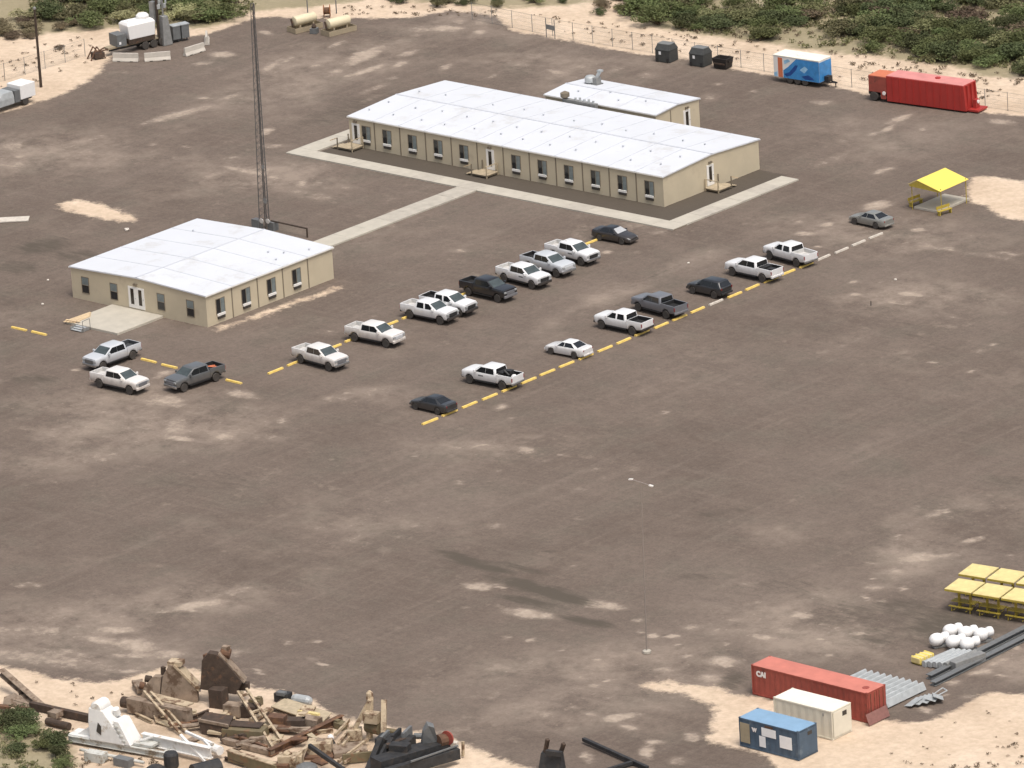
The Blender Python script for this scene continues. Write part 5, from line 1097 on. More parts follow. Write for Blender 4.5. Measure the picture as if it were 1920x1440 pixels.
def word(txt, loc, rot, size, m, parent, name='lettering'):
    cu = bpy.data.curves.new(name, 'FONT'); cu.body = txt; cu.size = size; cu.extrude = .004; cu.offset = .045
    o = bpy.data.objects.new(name, cu); COL.objects.link(o)
    dg = bpy.context.evaluated_depsgraph_get(); me = bpy.data.meshes.new_from_object(o.evaluated_get(dg)); bpy.data.objects.remove(o)
    me.materials.clear(); me.materials.append(m)
    o = bpy.data.objects.new(name, me); COL.objects.link(o); o.parent = parent; o.location = loc; o.rotation_euler = rot
    return o
word('CAI', (.55,-.025,1.78), (R(90),0,0), .62, M['letter'], rc)
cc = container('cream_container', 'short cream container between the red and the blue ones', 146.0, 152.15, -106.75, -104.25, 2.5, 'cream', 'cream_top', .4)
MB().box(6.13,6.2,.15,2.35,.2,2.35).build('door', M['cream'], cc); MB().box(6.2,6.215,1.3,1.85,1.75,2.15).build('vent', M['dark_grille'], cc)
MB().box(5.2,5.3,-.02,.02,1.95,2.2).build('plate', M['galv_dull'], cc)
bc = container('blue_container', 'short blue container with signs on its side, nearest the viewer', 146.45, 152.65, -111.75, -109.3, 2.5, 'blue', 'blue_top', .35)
MB().box(6.18,6.24,.1,2.35,.18,2.35).build('door', M['blue'], bc); MB().box(6.24,6.255,1.2,1.75,1.85,2.15).build('vent', M['dark_grille'], bc)
def sign(x0, x1, z0, z1, m, name='sign'): return MB().box(x0,x1,-.035,-.012,z0,z1).build(name, M[m], bc)
sign(.14,1.12,.42,2.12,'door_tan','door'); sign(2.4,3.9,1.42,2.14,'sign_white'); sign(2.12,2.78,.42,1.36,'sign_white'); sign(4.28,5.55,.78,1.85,'sign_white'); sign(2.75,3.6,2.19,2.36,'rust','plate')
word('W', (1.42,-.03,1.6), (R(90),0,0), .42, M['letter'], bc)

# ------------------------------------------------------------------ upper left: trailer rig, barriers, tanks
tr = thing('equipment_trailer', 'flat trailer carrying a large white tank box and grey cabinets', 'trailer', (-48.7,12.2,0), math.atan2(9.6,2.6))
MB().box(0,9.6,-.5,.5,.75,.95).build('deck', M['tray_tan'], tr); MB().box(.2,9.4,-.35,-.2,.5,.75).box(.2,9.4,.2,.35,.5,.75).build('chassis', M['black'], tr)
tkb = MB().loft([[(2.6,-1.0,1.5),(5.9,-1.0,1.5),(5.9,1.0,1.5),(2.6,1.0,1.5)],[(2.4,-1.05,3.1),(6.0,-1.05,3.1),(6.0,1.05,3.1),(2.4,1.05,3.1)],[(2.6,-.8,3.4),(5.8,-.8,3.4),(5.8,.8,3.4),(2.6,.8,3.4)]]).build('white_tank', M['plastic_white'], tr, bevel=.05)
MB().lathe([(.75,3.3),(.75,3.75),(.55,3.95)],12,Matrix.Translation((5.0,0,0))).lathe([(.5,3.3),(.5,3.5)],10,Matrix.Translation((3.4,0,0))).build('hatch', M['plastic_white'], tkb)
MB().box(2.5,5.9,-.95,.95,.97,1.5).build('skid', M['rust_dark'], tr)
MB().box(1.0,2.2,-.9,.9,.95,2.3).build('cabinet', M['steel_grey'], tr); MB().box(1.25,1.5,-.92,-.9,1.2,1.5).build('plate', M['sign_white'], tr)
for k, X in enumerate((4.6,5.7,6.8)):
    for Y in (-.85,.85):
        w = MB().lathe([(.22,-.14),(.42,-.14),(.46,-.08),(.46,.08),(.42,.14),(.22,.14)],14,Matrix.Translation((X,Y,.46)) @ Matrix.Rotation(R(90),4,'X')).build('wheel', M['rubber'], tr, smooth=40)
        MB().lathe([(.24,-.12),(.24,.12),(.1,.13)],10,Matrix.Translation((X,Y,.46)) @ Matrix.Rotation(R(90),4,'X')).build('rim', M['plastic_white'], w)
MB().beam((0,-.4,.85),(-1.6,0,.6),.1,.14).beam((0,.4,.85),(-1.6,0,.6),.1,.14).build('drawbar', M['rust'], tr)
rg = thing('bent_frame', 'rusty bent frame at the left end of the flat trailer', 'scrap', (-48.9,10.9,0), R(70))
MB().beam((-1,-.5,0),(-.2,-.5,1.5),.12,.12).beam((-.2,-.5,1.5),(.8,-.5,0),.12,.12).beam((-1,.5,0),(-.2,.5,1.3),.12,.12).beam((-.2,.5,1.3),(.8,.5,0),.12,.12).build('legs', M['rust'], rg)
MB().box(-.5,.7,-.6,.6,.1,.7).build('box', M['rust_dark'], rg)
gc = thing('switch_cabinet', 'tall narrow grey cabinet with lamps on top beside the trailer', 'cabinet', (-46.0,18.9,0), R(75))
MB().loft([[(-.45,-.5,0),(.75,-.5,0),(.75,.5,0),(-.45,.5,0)],[(-.3,-.4,3.4),(.4,-.4,3.4),(.4,.4,3.4),(-.3,.4,3.4)]]).build('body', M['galv_dull'], gc, bevel=.05)
MB().tube((0,0,3.3),(0,0,5.2),.1).build('mast', M['galv_dull'], gc)
for k in range(4): MB().obox((-.6+.4*k,(-.2,.25)[k%2],4.6+.35*(k%2)),(.32,.2,.5),R(20*k)).build('lamp', M['galv'], gc)
gx_ = thing('transformers', 'pair of grey transformers at the right end of the flat trailer', 'transformer', (-45.6,21.0,0), R(70))
for k in range(2): MB().box(-1.1+1.1*k,-.15+1.1*k,-.5,.5,.35,1.9).build('case', M['steel_grey'], gx_, bevel=.05); MB().box(-1.15+1.1*k,-.1+1.1*k,-.55,.55,1.9,2.0).build('lid', M['galv'], gx_)
for X in (-1.0,-.3,.1,.8): MB().box(X-.06,X+.06,-.06,.06,0,.35).build('leg', M['steel_grey'], gx_)
def barrier(a, b, label):
    rz = math.atan2(b[1]-a[1], b[0]-a[0]); L_ = math.hypot(b[0]-a[0], b[1]-a[1])
    t = thing('concrete_barrier', label, 'barrier', ((a[0]+b[0])/2,(a[1]+b[1])/2,0), rz, 'concrete barriers by the trailer')
    MB().loft([[(X,-.32,0),(X,.32,0),(X,.30,.12),(X,.14,.4),(X,.1,.95),(X,-.1,.95),(X,-.14,.4),(X,-.30,.12)] for X in (-L_/2,L_/2)]).build('block', M['barrier'], t, bevel=.02)
    for X in (-L_/4,L_/4): MB().box(X-.18,X+.18,-.335,.335,0,.07).build('fork_slot', M['dark_grille'], t)
barrier((-46.5,11.05),(-43.8,12.35), 'leftmost concrete barrier in front of the trailer')
barrier((-43.2,12.7),(-41.2,14.85), 'second concrete barrier from the left, in front of the trailer')
barrier((-40.6,16.5),(-40.4,19.4), 'third concrete barrier from the left, turned uphill')
barrier((-41.6,21.1),(-43.6,23.2), 'rightmost concrete barrier, seen end on')
def cream_tank(loc, rz, label):
    t = thing('fuel_tank', label, 'tank', loc, rz)
    MB().lathe([(.1,-1.5),(.5,-1.42),(.58,-1.3),(.58,1.3),(.5,1.42),(.1,1.5)],16,Matrix.Translation((0,0,1.25)) @ Matrix.Rotation(R(90),4,'Y')).build('shell', M['tank_cream'], t, smooth=40)
    MB().box(-1.9,1.9,-.85,.85,0,.08).box(-1.9,1.9,-.85,-.8,.08,.6).box(-1.9,1.9,.8,.85,.08,.6).box(-1.9,-1.85,-.8,.8,.08,.6).box(1.85,1.9,-.8,.8,.08,.6).build('tray', M['tray_tan'], t)
    for X in (-.9,.9): MB().box(X-.1,X+.1,-.45,.45,.08,.8).build('saddle', M['tray_tan'], t)
    MB().tube((-1.6,0,.6),(-1.75,.1,1.6),.12).build('pump', M['rust_dark'], t)
cream_tank((-36.2,31.6,0), R(78), 'cream horizontal tank in a tray, left of the two')
cream_tank((-31.9,32.6,0), R(78), 'cream horizontal tank in a tray, right of the two')
rl = thing('cable_reel', 'upright rusty brown reel behind the cream tanks', 'reel', (-37.6,36.8,0), R(-50))
for Y in (-.35,.35): MB().lathe([(.72,-.03),(.72,.03)],18,Matrix.Translation((0,Y,.74)) @ Matrix.Rotation(R(90),4,'X')).build('flange', mat('orange_rust',(.30,.12,.045,1),.9,var=.25), rl)
MB().lathe([(.4,-.33),(.4,.33)],14,Matrix.Translation((0,0,.74)) @ Matrix.Rotation(R(90),4,'X')).build('drum', M['rust'], rl)
bx_ = thing('equipment_box', 'grey pump unit between the cream tanks', 'pump', (-34.2,31.0,0), R(20))
MB().box(-.4,.4,-.4,.4,0,.6).build('base', M['steel_grey'], bx_); MB().lathe([(.25,.6),(.3,.8),(.15,1.1)],10).build('motor', M['rust_dark'], bx_)
# white service truck at the left edge
lt = thing('service_truck', 'white service truck with a box body cut by the left edge', 'truck', (-43.6,-9.3,0), R(88))
MB().box(1.9,4.1,-1.1,1.1,.75,2.35).build('box_body', M['plastic_white'], lt, bevel=.05)
MB().box(1.1,1.85,-1.05,1.05,.6,1.95).build('grey_locker', M['steel_grey'], lt)
MB().loft([[(-1.4,-1.0,.55),(1.05,-1.0,.55),(1.05,1.0,.55),(-1.4,1.0,.55)],[(-1.4,-1.0,1.3),(1.05,-1.0,1.3),(1.05,1.0,1.3),(-1.4,1.0,1.3)],[(-.6,-.85,2.0),(.95,-.85,2.0),(.95,.85,2.0),(-.6,.85,2.0)]]).build('cab', M['galv'], lt, bevel=.06)
MB().box(-2.6,-1.42,-.95,.95,.55,1.3).build('hood', M['plastic_white'], lt, bevel=.06)
for X in (-1.7,2.6):
    for Y in (-.95,.95):
        w = MB().lathe([(.22,-.14),(.42,-.14),(.46,-.08),(.46,.08),(.42,.14),(.22,.14)],14,Matrix.Translation((X,Y,.46)) @ Matrix.Rotation(R(90),4,'X')).build('wheel', M['rubber'], lt, smooth=40)
        MB().lathe([(.22,-.12),(.22,.12),(.1,.13)],10,Matrix.Translation((X,Y,.46)) @ Matrix.Rotation(R(90),4,'X')).build('rim', M['rim'], w)
MB().box(-2.4,4.0,-.5,.5,.4,.6).build('chassis', M['black'], lt)
# small things in the yard
pb = thing('plank_board', 'pale flat board at the left edge of the yard', 'board', xy((-12.94,-38.70)), R(40))
MB().obox((0,0,.06),(4.5,1.6,.1)).build('board', M['stop_white'], pb)
for x, y, s, l in ((0.66,-34.79,.26,'white boulder beside the office block roof'), (5.75,-51.37,.14,'small pale stone left of the office block'), (58.53,-13.58,.15,'pale stone in the parking aisle'),
                   (10.99,-57.34,.15,'flat pale stone left of the patio'), (79.82,-7.20,.15,'pale stone right of the outer row, near the shelter')):
    bm = bmesh.new(); bmesh.ops.create_icosphere(bm, subdivisions=2, radius=s)
    for v in bm.verts: v.co *= 1+random.uniform(-.18,.18); v.co.z *= .7
    me = bpy.data.meshes.new('boulder'); bm.to_mesh(me); bm.free(); me.materials.append(M['rock'])
    o = bpy.data.objects.new('boulder', me); COL.objects.link(o); o.location = (x,y,s*.4); tag(o, l, 'stone')
sk_ = MB().tube((0,0,0),(.03,0,.5),.05,.04,n=6).build('stake', M['black'], None, loc=xy((82.84,-14.87))); tag(sk_, 'short dark stake standing in the open yard', 'stake')

# ------------------------------------------------------------------ scrap yard along the lower left
def junk(name, label, cat, parts):
    """parts: (part name, MB, material); one part alone is a single mesh"""
    c = Vector((0,0,0)); n = 0
    for _, mb, _ in parts:
        for v in mb.v: c += Vector(v); n += 1
    c /= n; c.z = 0
    t = thing(name, label, cat, c)
    for pn, mb, m in parts:
        mb.v = [(v[0]-c.x, v[1]-c.y, v[2]) for v in mb.v]
        mb.build(pn, M[m], t, bevel=.015)
    return t
# far left rusty girders
junk('rusty_girder', 'rusty girder tilting up towards the left edge', 'girder', [('flange', MB().ibeam((91.24,-137.27,0.15), (85.03,-135.78,1.60), .62, .55, .06), 'taupe'), ('stiffener', MB().obox((88.42,-136.80,0.80),(.08,.5,.5),R(-20)), 'rust_dark')])
junk('gusset_plate', 'brown three-cornered plate under the tilted girder', 'plate', [('plate', MB().panel([(87.90,-138.53,0.05),(91.18,-137.60,0.05),(90.48,-137.64,0.30),(88.13,-137.28,0.75),(87.58,-138.04,0.50)],.08), 'taupe')])
junk('rusty_beam', 'long dark rusty beam lying on the sand left of the white pump', 'beam', [('beam', MB().beam((90.50,-137.78,0.35), (97.28,-137.21,0.35), .45, .62), 'rust_dark'), ('plate', MB().beam((93.47,-138.37,0.50), (94.48,-138.30,0.50), .9, .5), 'taupe')])
junk('rusty_pipe', 'short thick rusty pipe below the long rusty beam', 'pipe', [('pipe', MB().tube((94.23,-139.59,0.30), (96.72,-139.44,0.30), .32, n=12), 'rust_dark')])
junk('flat_rusty_bars', 'flat red brown bars at the left edge', 'bars', [('bar', MB().beam((87.02,-139.30,0.12), (90.85,-138.02,0.12), .5, .22), 'rust'), ('bar', MB().beam((87.70,-139.97,0.10), (91.99,-138.40,0.10), .25, .2), 'rust_dark'), ('bar', MB().beam((89.43,-139.12,0.28), (91.13,-138.91,0.28), .3, .12), 'tan_paint')])
# white pumping unit lying dismantled
P0 = thing('pumping_unit', 'dismantled white pumping unit on a skid', 'pump jack', (101.95,-140.33,0.00), math.atan2(*(lambda a,b: (b[1]-a[1], b[0]-a[0]))((99.87,-141.38), (109.41,-139.76))))
for Y in (-.75,.75): MB().ibeam((-3.3,Y,.45),(6.8,Y,.45),.3,.5,.05).build('skid_beam', M['pump_grey'], P0)
for k in range(7): MB().box(-3.0+1.5*k,-2.85+1.5*k,-.72,.72,.3,.55).build('cross_member', M['pump_grey'], P0)
MB().box(-3.3,-.6,-.75,.75,.7,.8).build('deck_plate', M['pump_white'], P0)
MB().loft([[(-1.0,-.95,.7),(2.5,-.95,.7),(2.5,.9,.7),(-1.0,.9,.7)],[(-1.05,-.9,2.3),(1.6,-.9,2.1),(1.6,.85,2.1),(-1.05,.85,2.3)],[(-1.0,-.75,3.5),(.4,-.75,3.4),(.4,.7,3.4),(-1.0,.7,3.5)]]).build('gearbox', M['pump_white'], P0, bevel=.08)
MB().lathe([(.45,-.75),(.6,-.6),(.6,.6),(.45,.75)],14,Matrix.Translation((-.25,.0,3.5)) @ Matrix.Rotation(R(90),4,'X')).build('gear_drum', M['pump_white'], P0, smooth=40)
MB().lathe([(.3,-.3),(.3,.3)],12,Matrix.Translation((1.1,.3,3.1)) @ Matrix.Rotation(R(20),4,'X')).build('bearing', M['pump_white'], P0)
MB().loft([[(2.4,-.9,.75),(3.1,-.9,.75),(3.1,.85,.75),(2.4,.85,.75)],[(1.45,-.85,2.7),(2.0,-.85,2.7),(2.0,.8,2.7),(1.45,.8,2.7)]]).build('counterweight', M['pump_white'], P0, bevel=.04)
for k in range(4): MB().box(2.25-.22*k,2.65-.22*k,-.95,-.88,1.0+.4*k,1.15+.4*k).build('bolt_plate', M['pump_grey'], P0)
MB().panel([(-.2,-.975,1.6),(.25,-.975,1.3),(.3,-.955,2.1),(0,-.945,2.4)],.012).build('opening', M['dark_grille'], P0)
MB().panel([(-2.6,-.3,.8),(-.75,-.3,.8),(-.75,-.3,2.0),(-2.0,-.3,1.2)],.1).build('bracket', M['pump_white'], P0)
MB().box(3.2,5.0,-.6,.55,.75,.95).build('motor_base', M['pump_grey'], P0)
MB().beam((3.4,-.2,1.0),(4.6,.5,1.4),.12,.12).build('stay', M['pump_white'], P0)
junk('walking_beam', 'long white beam with crossed struts at the right of the pumping unit', 'beam', [
    ('beam', MB().ibeam((105.02,-139.06,0.90), (112.20,-138.39,0.90), .5, 1.0, .08), 'pump_white'),
    ('strut', MB().beam((108.83,-138.46,1.80), (111.75,-138.69,0.15), .22, .22), 'pump_white'), ('strut', MB().beam((108.33,-137.33,1.60), (111.49,-137.36,1.20), .22, .22), 'pump_white'),
    ('strut', MB().beam((110.59,-137.54,1.40), (111.33,-137.54,0.90), .2, .2), 'pump_white'), ('end_bearing', MB().tube((111.08,-137.11,0.70), (112.14,-137.27,0.70), .4, n=12), 'pump_white')])
junk('black_tyre_stack', 'dark round drum at the foot of the white beam', 'drum', [('drum', MB().lathe([(.55,0),(.62,.15),(.62,1.1),(.5,1.3),(.2,1.35)],14,Matrix.Translation((109.94,-140.81,0.00))), 'black_iron')])
junk('black_drum_pair', 'dark drum lying below the end of the white beam', 'drum', [('drum', MB().tube((114.06,-142.47,0.80), (114.93,-140.24,0.80), .85, n=14), 'black_iron')])
junk('low_black_drum', 'dark low dome at the bottom edge below the pumping unit', 'drum', [('dome', MB().lathe([(1.0,0),(.95,.4),(.6,.7),(.1,.8)],14,Matrix.Translation((109.98,-142.73,0.00))), 'black_iron')])
junk('engine_block', 'grey oily engine parts strewn in front of the pumping unit', 'engine', [('block', MB().obox((103.65,-143.25,0.40),(1.8,.9,.8),R(10)), 'pump_grey'), ('block', MB().obox((106.36,-142.76,0.35),(1.6,.8,.7),R(5)), 'steel_grey'), ('pipe', MB().tube((101.59,-143.04,0.50), (108.05,-142.10,0.40), .14), 'pump_grey')])
# tan hull shapes in the middle
junk('tan_horse_head', 'large dusty tan wedge shaped casting standing behind the white pumping unit', 'casting', [
    ('web', MB().panel([(98.39,-130.20,-0.00),(101.18,-128.42,0.00),(101.17,-128.42,1.15),(100.47,-128.87,2.21),(99.84,-129.28,3.17),(99.31,-129.62,3.36),(98.78,-129.95,2.40)],.6), 'taupe'),
    ('flange', MB().beam((99.62,-129.42,3.32), (101.32,-128.33,1.06), 1.3, .2), 'tan_paint'), ('cheek', MB().panel([(96.72,-130.68,-0.00),(98.30,-129.97,-0.00),(98.41,-129.60,2.12),(97.79,-130.00,2.12),(97.12,-130.43,1.25)],.9), 'taupe'),
    ('rib', MB().beam((98.47,-129.71,2.84), (98.37,-129.78,0.14), .35, .3), 'rust_dark'), ('lug', MB().tube((96.39,-130.60,1.06), (96.77,-130.36,0.96), .3), 'rust'), ('lug', MB().tube((96.63,-130.15,1.54), (97.09,-129.86,1.45), .3), 'rust_dark'), ('crown', MB().obox((99.70,-129.37,3.36),(1.2,1.0,.4),R(20)), 'tan_paint'), ('boss', MB().tube((101.09,-128.48,1.06), (101.32,-128.33,1.06), .32, n=12), 'trash')])
junk('brown_horse_head', 'large dark brown curved pump head raised on a rusty block', 'casting', [
    ('web', MB().panel([(101.63,-128.43,1.35),(104.18,-126.79,0.86),(104.67,-126.48,1.92),(104.08,-126.86,2.97),(103.38,-127.31,4.03),(102.95,-127.58,4.46),(102.41,-127.93,4.56),(101.91,-128.25,3.93)],.8), 'rust_dark'),
    ('rim', MB().beam((103.10,-127.49,4.46), (104.78,-126.41,1.82), 1.2, .16), 'taupe'), ('rib', MB().beam((102.17,-128.22,4.27), (102.22,-128.19,1.39), .25, .5), 'rust'), ('pedestal', MB().obox((103.66,-128.59,0.77),(1.3,1.1,1.7),R(12)), 'rust_dark'), ('sill', MB().beam((101.31,-128.92,1.44), (104.74,-126.73,0.77), .35, .25), 'tan_paint'),
    ('hub', MB().tube((102.99,-127.26,4.32), (103.68,-126.83,4.12), .42, n=12), 'rust'), ('cap', MB().obox((103.40,-127.00,4.60),(.6,.5,.5),R(20)), 'taupe'), ('foot', MB().obox((104.42,-126.35,1.25),(1.0,.7,.6),R(30)), 'rust_dark')])
junk('tan_box_beam', 'big tan box beam with a round rusty end, behind the pumping unit', 'beam', [('beam', MB().beam((98.24,-133.75,0.75), (104.66,-133.12,0.75), .8, 1.3), 'taupe'), ('top_flange', MB().beam((99.42,-132.64,1.45), (104.08,-132.43,1.45), 1.0, .12), 'tan_paint'), ('end_disc', MB().tube((97.48,-133.80,0.80), (98.16,-133.66,0.80), .5, n=14), 'rust_dark')])
junk('tan_pole_pair', 'two tan poles leaning across the box beam', 'poles', [('pole', MB().beam((99.36,-133.04,1.90), (105.60,-135.30,0.20), .2, .2), 'tan_paint'), ('pole', MB().beam((99.91,-132.83,1.90), (105.81,-134.74,0.20), .2, .2), 'tan_paint')] + [('rung', MB().beam(Vector((99.36,-133.04,1.90)).lerp(Vector((105.60,-135.30,0.20)),a), Vector((99.91,-132.83,1.90)).lerp(Vector((105.81,-134.74,0.20)),a), .1, .1), 'tan_paint') for a in (.2,.45,.75)])
junk('tan_ladder_frame', 'tan ladder-like frame sloping down to the right', 'frame', [('rail', MB().beam((105.83,-128.44,1.70), (114.37,-133.35,0.15), .22, .25), 'tan_paint'), ('rail', MB().beam((106.02,-127.59,1.70), (114.46,-132.16,0.15), .22, .25), 'tan_paint')] + [('rung', MB().beam(Vector((105.83,-128.44,1.70)).lerp(Vector((114.37,-133.35,0.15)),a), Vector((106.02,-127.59,1.70)).lerp(Vector((114.46,-132.16,0.15)),a), .2, .2), 'tan_paint') for a in (.08,.38,.68,.93)])
junk('pale_steel_sheet', 'pale flat steel sheet with a yellow bar lying on the sand', 'sheet', [('sheet', MB().panel([(108.19,-127.04,0.35),(114.48,-127.63,0.35),(113.56,-125.34,0.35),(107.86,-124.93,0.35)],.1), 'wood'), ('bar', MB().beam((111.14,-126.77,0.55), (113.18,-126.48,0.55), .35, .2), 'table_yellow')])
junk('silver_cylinder', 'silver capsule tank beside a dark engine at the edge of the gravel', 'tank', [('shell', MB().lathe([(.05,-1.0),(.3,-.9),(.42,-.6),(.42,.6),(.3,.9),(.05,1.0)],12,Matrix.Translation((109.31,-124.44,0.40)) @ Matrix.Rotation(R(10),4,'Z') @ Matrix.Rotation(R(90),4,'Y')), 'galv')])
junk('small_engine', 'dark engine left of the silver capsule tank', 'engine', [('block', MB().obox((107.46,-124.75,0.40),(1.3,.9,.75),R(10)), 'black_iron'), ('head', MB().obox((107.57,-125.03,0.80),(.8,.5,.3),R(10)), 'steel_grey'), ('shaft', MB().beam((107.67,-125.19,0.30), (108.73,-128.27,0.20), .2, .2), 'rust_dark')])
junk('olive_tarp_box', 'olive brown low box under the ladder-like frame', 'box', [('box', MB().obox((110.35,-132.42,0.40),(3.6,1.6,.8),R(22)), 'olive_paint'), ('lid', MB().obox((110.17,-132.05,0.90),(2.8,1.2,.1),R(22)), 'rust_dark')])
junk('brown_scrap_beam', 'brown beam lying in the middle of the scrap', 'beam', [('beam', MB().beam((109.91,-134.54,0.25), (115.38,-134.41,0.25), .5, .45), 'taupe'), ('beam', MB().beam((108.56,-133.12,0.25), (114.10,-133.82,0.25), .3, .35), 'rust')])
junk('red_rusty_girder', 'long red rusty girder slanting up to the right through the scrap', 'girder', [('girder', MB().ibeam((115.26,-134.78,0.35), (114.99,-125.58,0.35), .5, .6, .07), 'rust'), ('plate', MB().obox((115.77,-131.70,0.70),(1.4,.7,.12),R(40)), 'rust')])
junk('olive_channel', 'olive drab channel lying at the bottom edge', 'channel', [('web', MB().beam((113.17,-137.41,0.50), (118.75,-137.58,0.50), .2, .9), 'olive_paint'), ('flange', MB().beam((113.05,-137.24,0.98), (118.41,-137.42,0.98), .55, .1), 'tan_paint')])
junk('tan_gear_case', 'tan gear case with a round hub at the bottom edge', 'gear case', [('case', MB().obox((118.05,-135.11,0.50),(2.0,1.2,.9),R(35)), 'tan_paint'), ('hub', MB().tube((117.59,-135.22,1.00), (118.02,-135.18,0.80), .35, n=12), 'tan_paint'), ('arm', MB().beam((118.96,-135.85,0.90), (118.13,-132.91,1.00), .3, .3), 'tan_paint'), ('skirt', MB().obox((117.74,-136.09,0.20),(1.5,.8,.4),R(20)), 'rust')])
junk('dark_boom', 'dark thin boom slanting down to the bottom edge', 'boom', [('boom', MB().beam((119.21,-134.01,1.60), (123.66,-134.55,0.50), .3, .35), 'black_iron')])
junk('grey_tarp', 'blue grey tarp lump at the bottom edge', 'tarp', [('lump', MB().lathe([(1.0,0),(.9,.35),(.5,.55),(.1,.6)],9,Matrix.Translation((119.90,-135.22,0.00))), 'steel_grey')])
junk('white_ball_float', 'small white round float in front of the tan frame', 'float', [('ball', MB().lathe([(.05,-.28),(.2,-.2),(.28,0),(.2,.2),(.05,.28)],12,Matrix.Translation((118.22,-130.44,0.90))), 'plastic_white'), ('stand', MB().lathe([(.3,0),(.35,.3),(.2,.62)],8,Matrix.Translation((118.07,-130.24,0.00))), 'black_iron')])
# tan A-frame machine
junk('tan_derrick_base', 'tan frame machine with a tall leg, behind the black machine', 'machine', [
    ('leg', MB().beam((118.40,-128.36,0.20), (119.66,-127.09,3.30), .35, .35), 'tan_paint'), ('leg', MB().beam((119.79,-127.47,0.20), (119.85,-127.14,3.50), .4, .4), 'tan_paint'), ('head', MB().lathe([(.25,0),(.32,.3),(.28,.8),(.1,1.0)],10,Matrix.Translation((119.63,-126.94,3.20))), 'tan_paint'),
    ('post', MB().beam((121.91,-128.09,0.20), (121.01,-126.71,3.60), .42, .42), 'tan_paint'), ('winch', MB().tube((119.50,-127.25,1.20), (120.97,-127.16,1.20), .6, n=12), 'olive_paint'), ('casing', MB().obox((120.33,-127.60,2.20),(1.3,.8,.9),R(15)), 'tan_paint'),
    ('base_block', MB().obox((118.80,-128.17,0.60),(1.2,1.0,.9),R(40)), 'tan_paint'), ('side_plate', MB().obox((121.59,-126.66,0.60),(1.5,.6,.9),R(15)), 'olive_paint')])
junk('tan_rail_bundle', 'tan rails running from the scrap up to the tan machine', 'rails', [('rail', MB().beam(a, b, .18, .25), 'tan_paint') for a,b in (((119.09,-130.51,0.50),(117.28,-126.86,0.50)),((119.56,-130.50,0.50),(117.91,-127.02,0.50)),((121.69,-133.32,0.50),(120.38,-128.28,0.50)),((122.30,-133.21,0.50),(121.64,-130.56,0.50)),((117.39,-129.06,0.50),(116.09,-125.90,0.50)))])
junk('brown_winch_bed', 'brown low bed between the tan rails', 'bed', [('bed', MB().obox((120.17,-130.34,0.25),(2.8,2.2,.4),R(50)), 'taupe'), ('side', MB().obox((122.46,-131.71,0.50),(2.6,.25,.8),R(50)), 'olive_paint')])
# black machine
junk('black_crane_carrier', 'big black machine with a sloping boom at the bottom edge', 'machine', [
    ('hull', MB().beam((126.18,-133.58,1.00), (127.80,-126.95,0.90), 1.6, 1.5), 'black_iron'), ('boom', MB().beam((127.24,-135.07,0.90), (129.52,-127.24,0.90), .55, .9), 'black_iron'), ('boom_chord', MB().beam((128.60,-131.99,1.55), (129.39,-127.16,1.50), .14, .14), 'steel_grey'),
    ('stay', MB().beam((125.49,-133.61,0.30), (125.49,-131.48,2.20), .25, .25), 'black_iron'), ('stay', MB().beam((125.92,-133.05,0.30), (125.84,-130.08,1.90), .2, .2), 'steel_grey'), ('tower', MB().panel([(126.26,-128.28,1.20),(127.20,-127.11,1.20),(127.32,-127.70,3.20),(126.91,-128.01,3.40),(126.67,-128.32,2.80)],.7), 'steel_grey'),
    ('cab', MB().obox((126.40,-130.84,1.90),(1.6,1.0,.7),R(20)), 'black_iron'), ('deck', MB().beam((125.20,-131.33,1.90), (125.42,-129.23,1.90), .4, .3), 'rust_dark'), ('hose_drum', MB().tube((127.94,-127.87,1.80), (128.14,-127.18,1.80), .55, n=12), 'rust'), ('drum_guard', MB().tube((128.41,-127.33,2.00), (128.40,-127.19,2.00), .62, n=12), 'red_cont'),
    ('tail_box', MB().obox((128.04,-126.24,0.90),(.8,.5,.7),R(20)), 'stop_white'), ('tail_post', MB().beam((128.90,-126.09,0.10), (128.95,-126.03,1.40), .2, .2), 'tan_paint')])
junk('black_engine_house', 'black ribbed engine casing on the left of the black machine', 'engine', [('case', MB().obox((124.57,-129.42,1.03),(3.0,1.6,1.9),R(20)), 'black_iron'), ('rib', MB().obox((123.83,-129.90,1.22),(.25,1.8,2.1),R(20)), 'steel_grey'), ('rib', MB().obox((124.66,-129.36,1.41),(.25,1.8,2.1),R(20)), 'black_iron'), ('rib', MB().obox((125.09,-128.53,1.41),(.25,1.8,2.1),R(20)), 'steel_grey'), ('pipe', MB().tube((124.90,-127.53,1.50), (125.50,-127.15,1.50), .25), 'steel_grey'), ('strut', MB().beam((124.34,-132.63,0.00), (124.14,-130.53,2.15), .5, .5), 'black_iron'), ('strut', MB().beam((125.17,-132.65,-0.00), (125.05,-130.23,2.25), .4, .4), 'black_iron')])
junk('brown_hopper', 'dusty brown hopper body in the middle of the scrap', 'hopper', [('body', MB().loft([[(106.84,-134.05,-0.00),(109.43,-133.81,0.00),(108.12,-131.80,0.00),(105.59,-131.98,0.00)],[(106.51,-133.98,1.05),(109.48,-133.49,1.04),(108.35,-131.65,1.14),(105.51,-132.04,1.05)]]), 'rust_dark'), ('lip', MB().beam((106.52,-133.97,1.14), (109.48,-133.49,1.09), .2, .25), 'taupe')])
junk('tan_gearbox', 'chunky tan gearbox between the red girder and the tan machine', 'gearbox', [('case', MB().obox((118.43,-131.98,0.57),(2.0,1.4,1.2),R(35)), 'tan_paint'), ('cover', MB().tube((117.98,-131.99,0.85), (118.71,-131.52,0.57), .55, n=14), 'taupe'), ('foot', MB().obox((118.72,-132.35,0.09),(2.4,1.7,.3),R(35)), 'rust')])
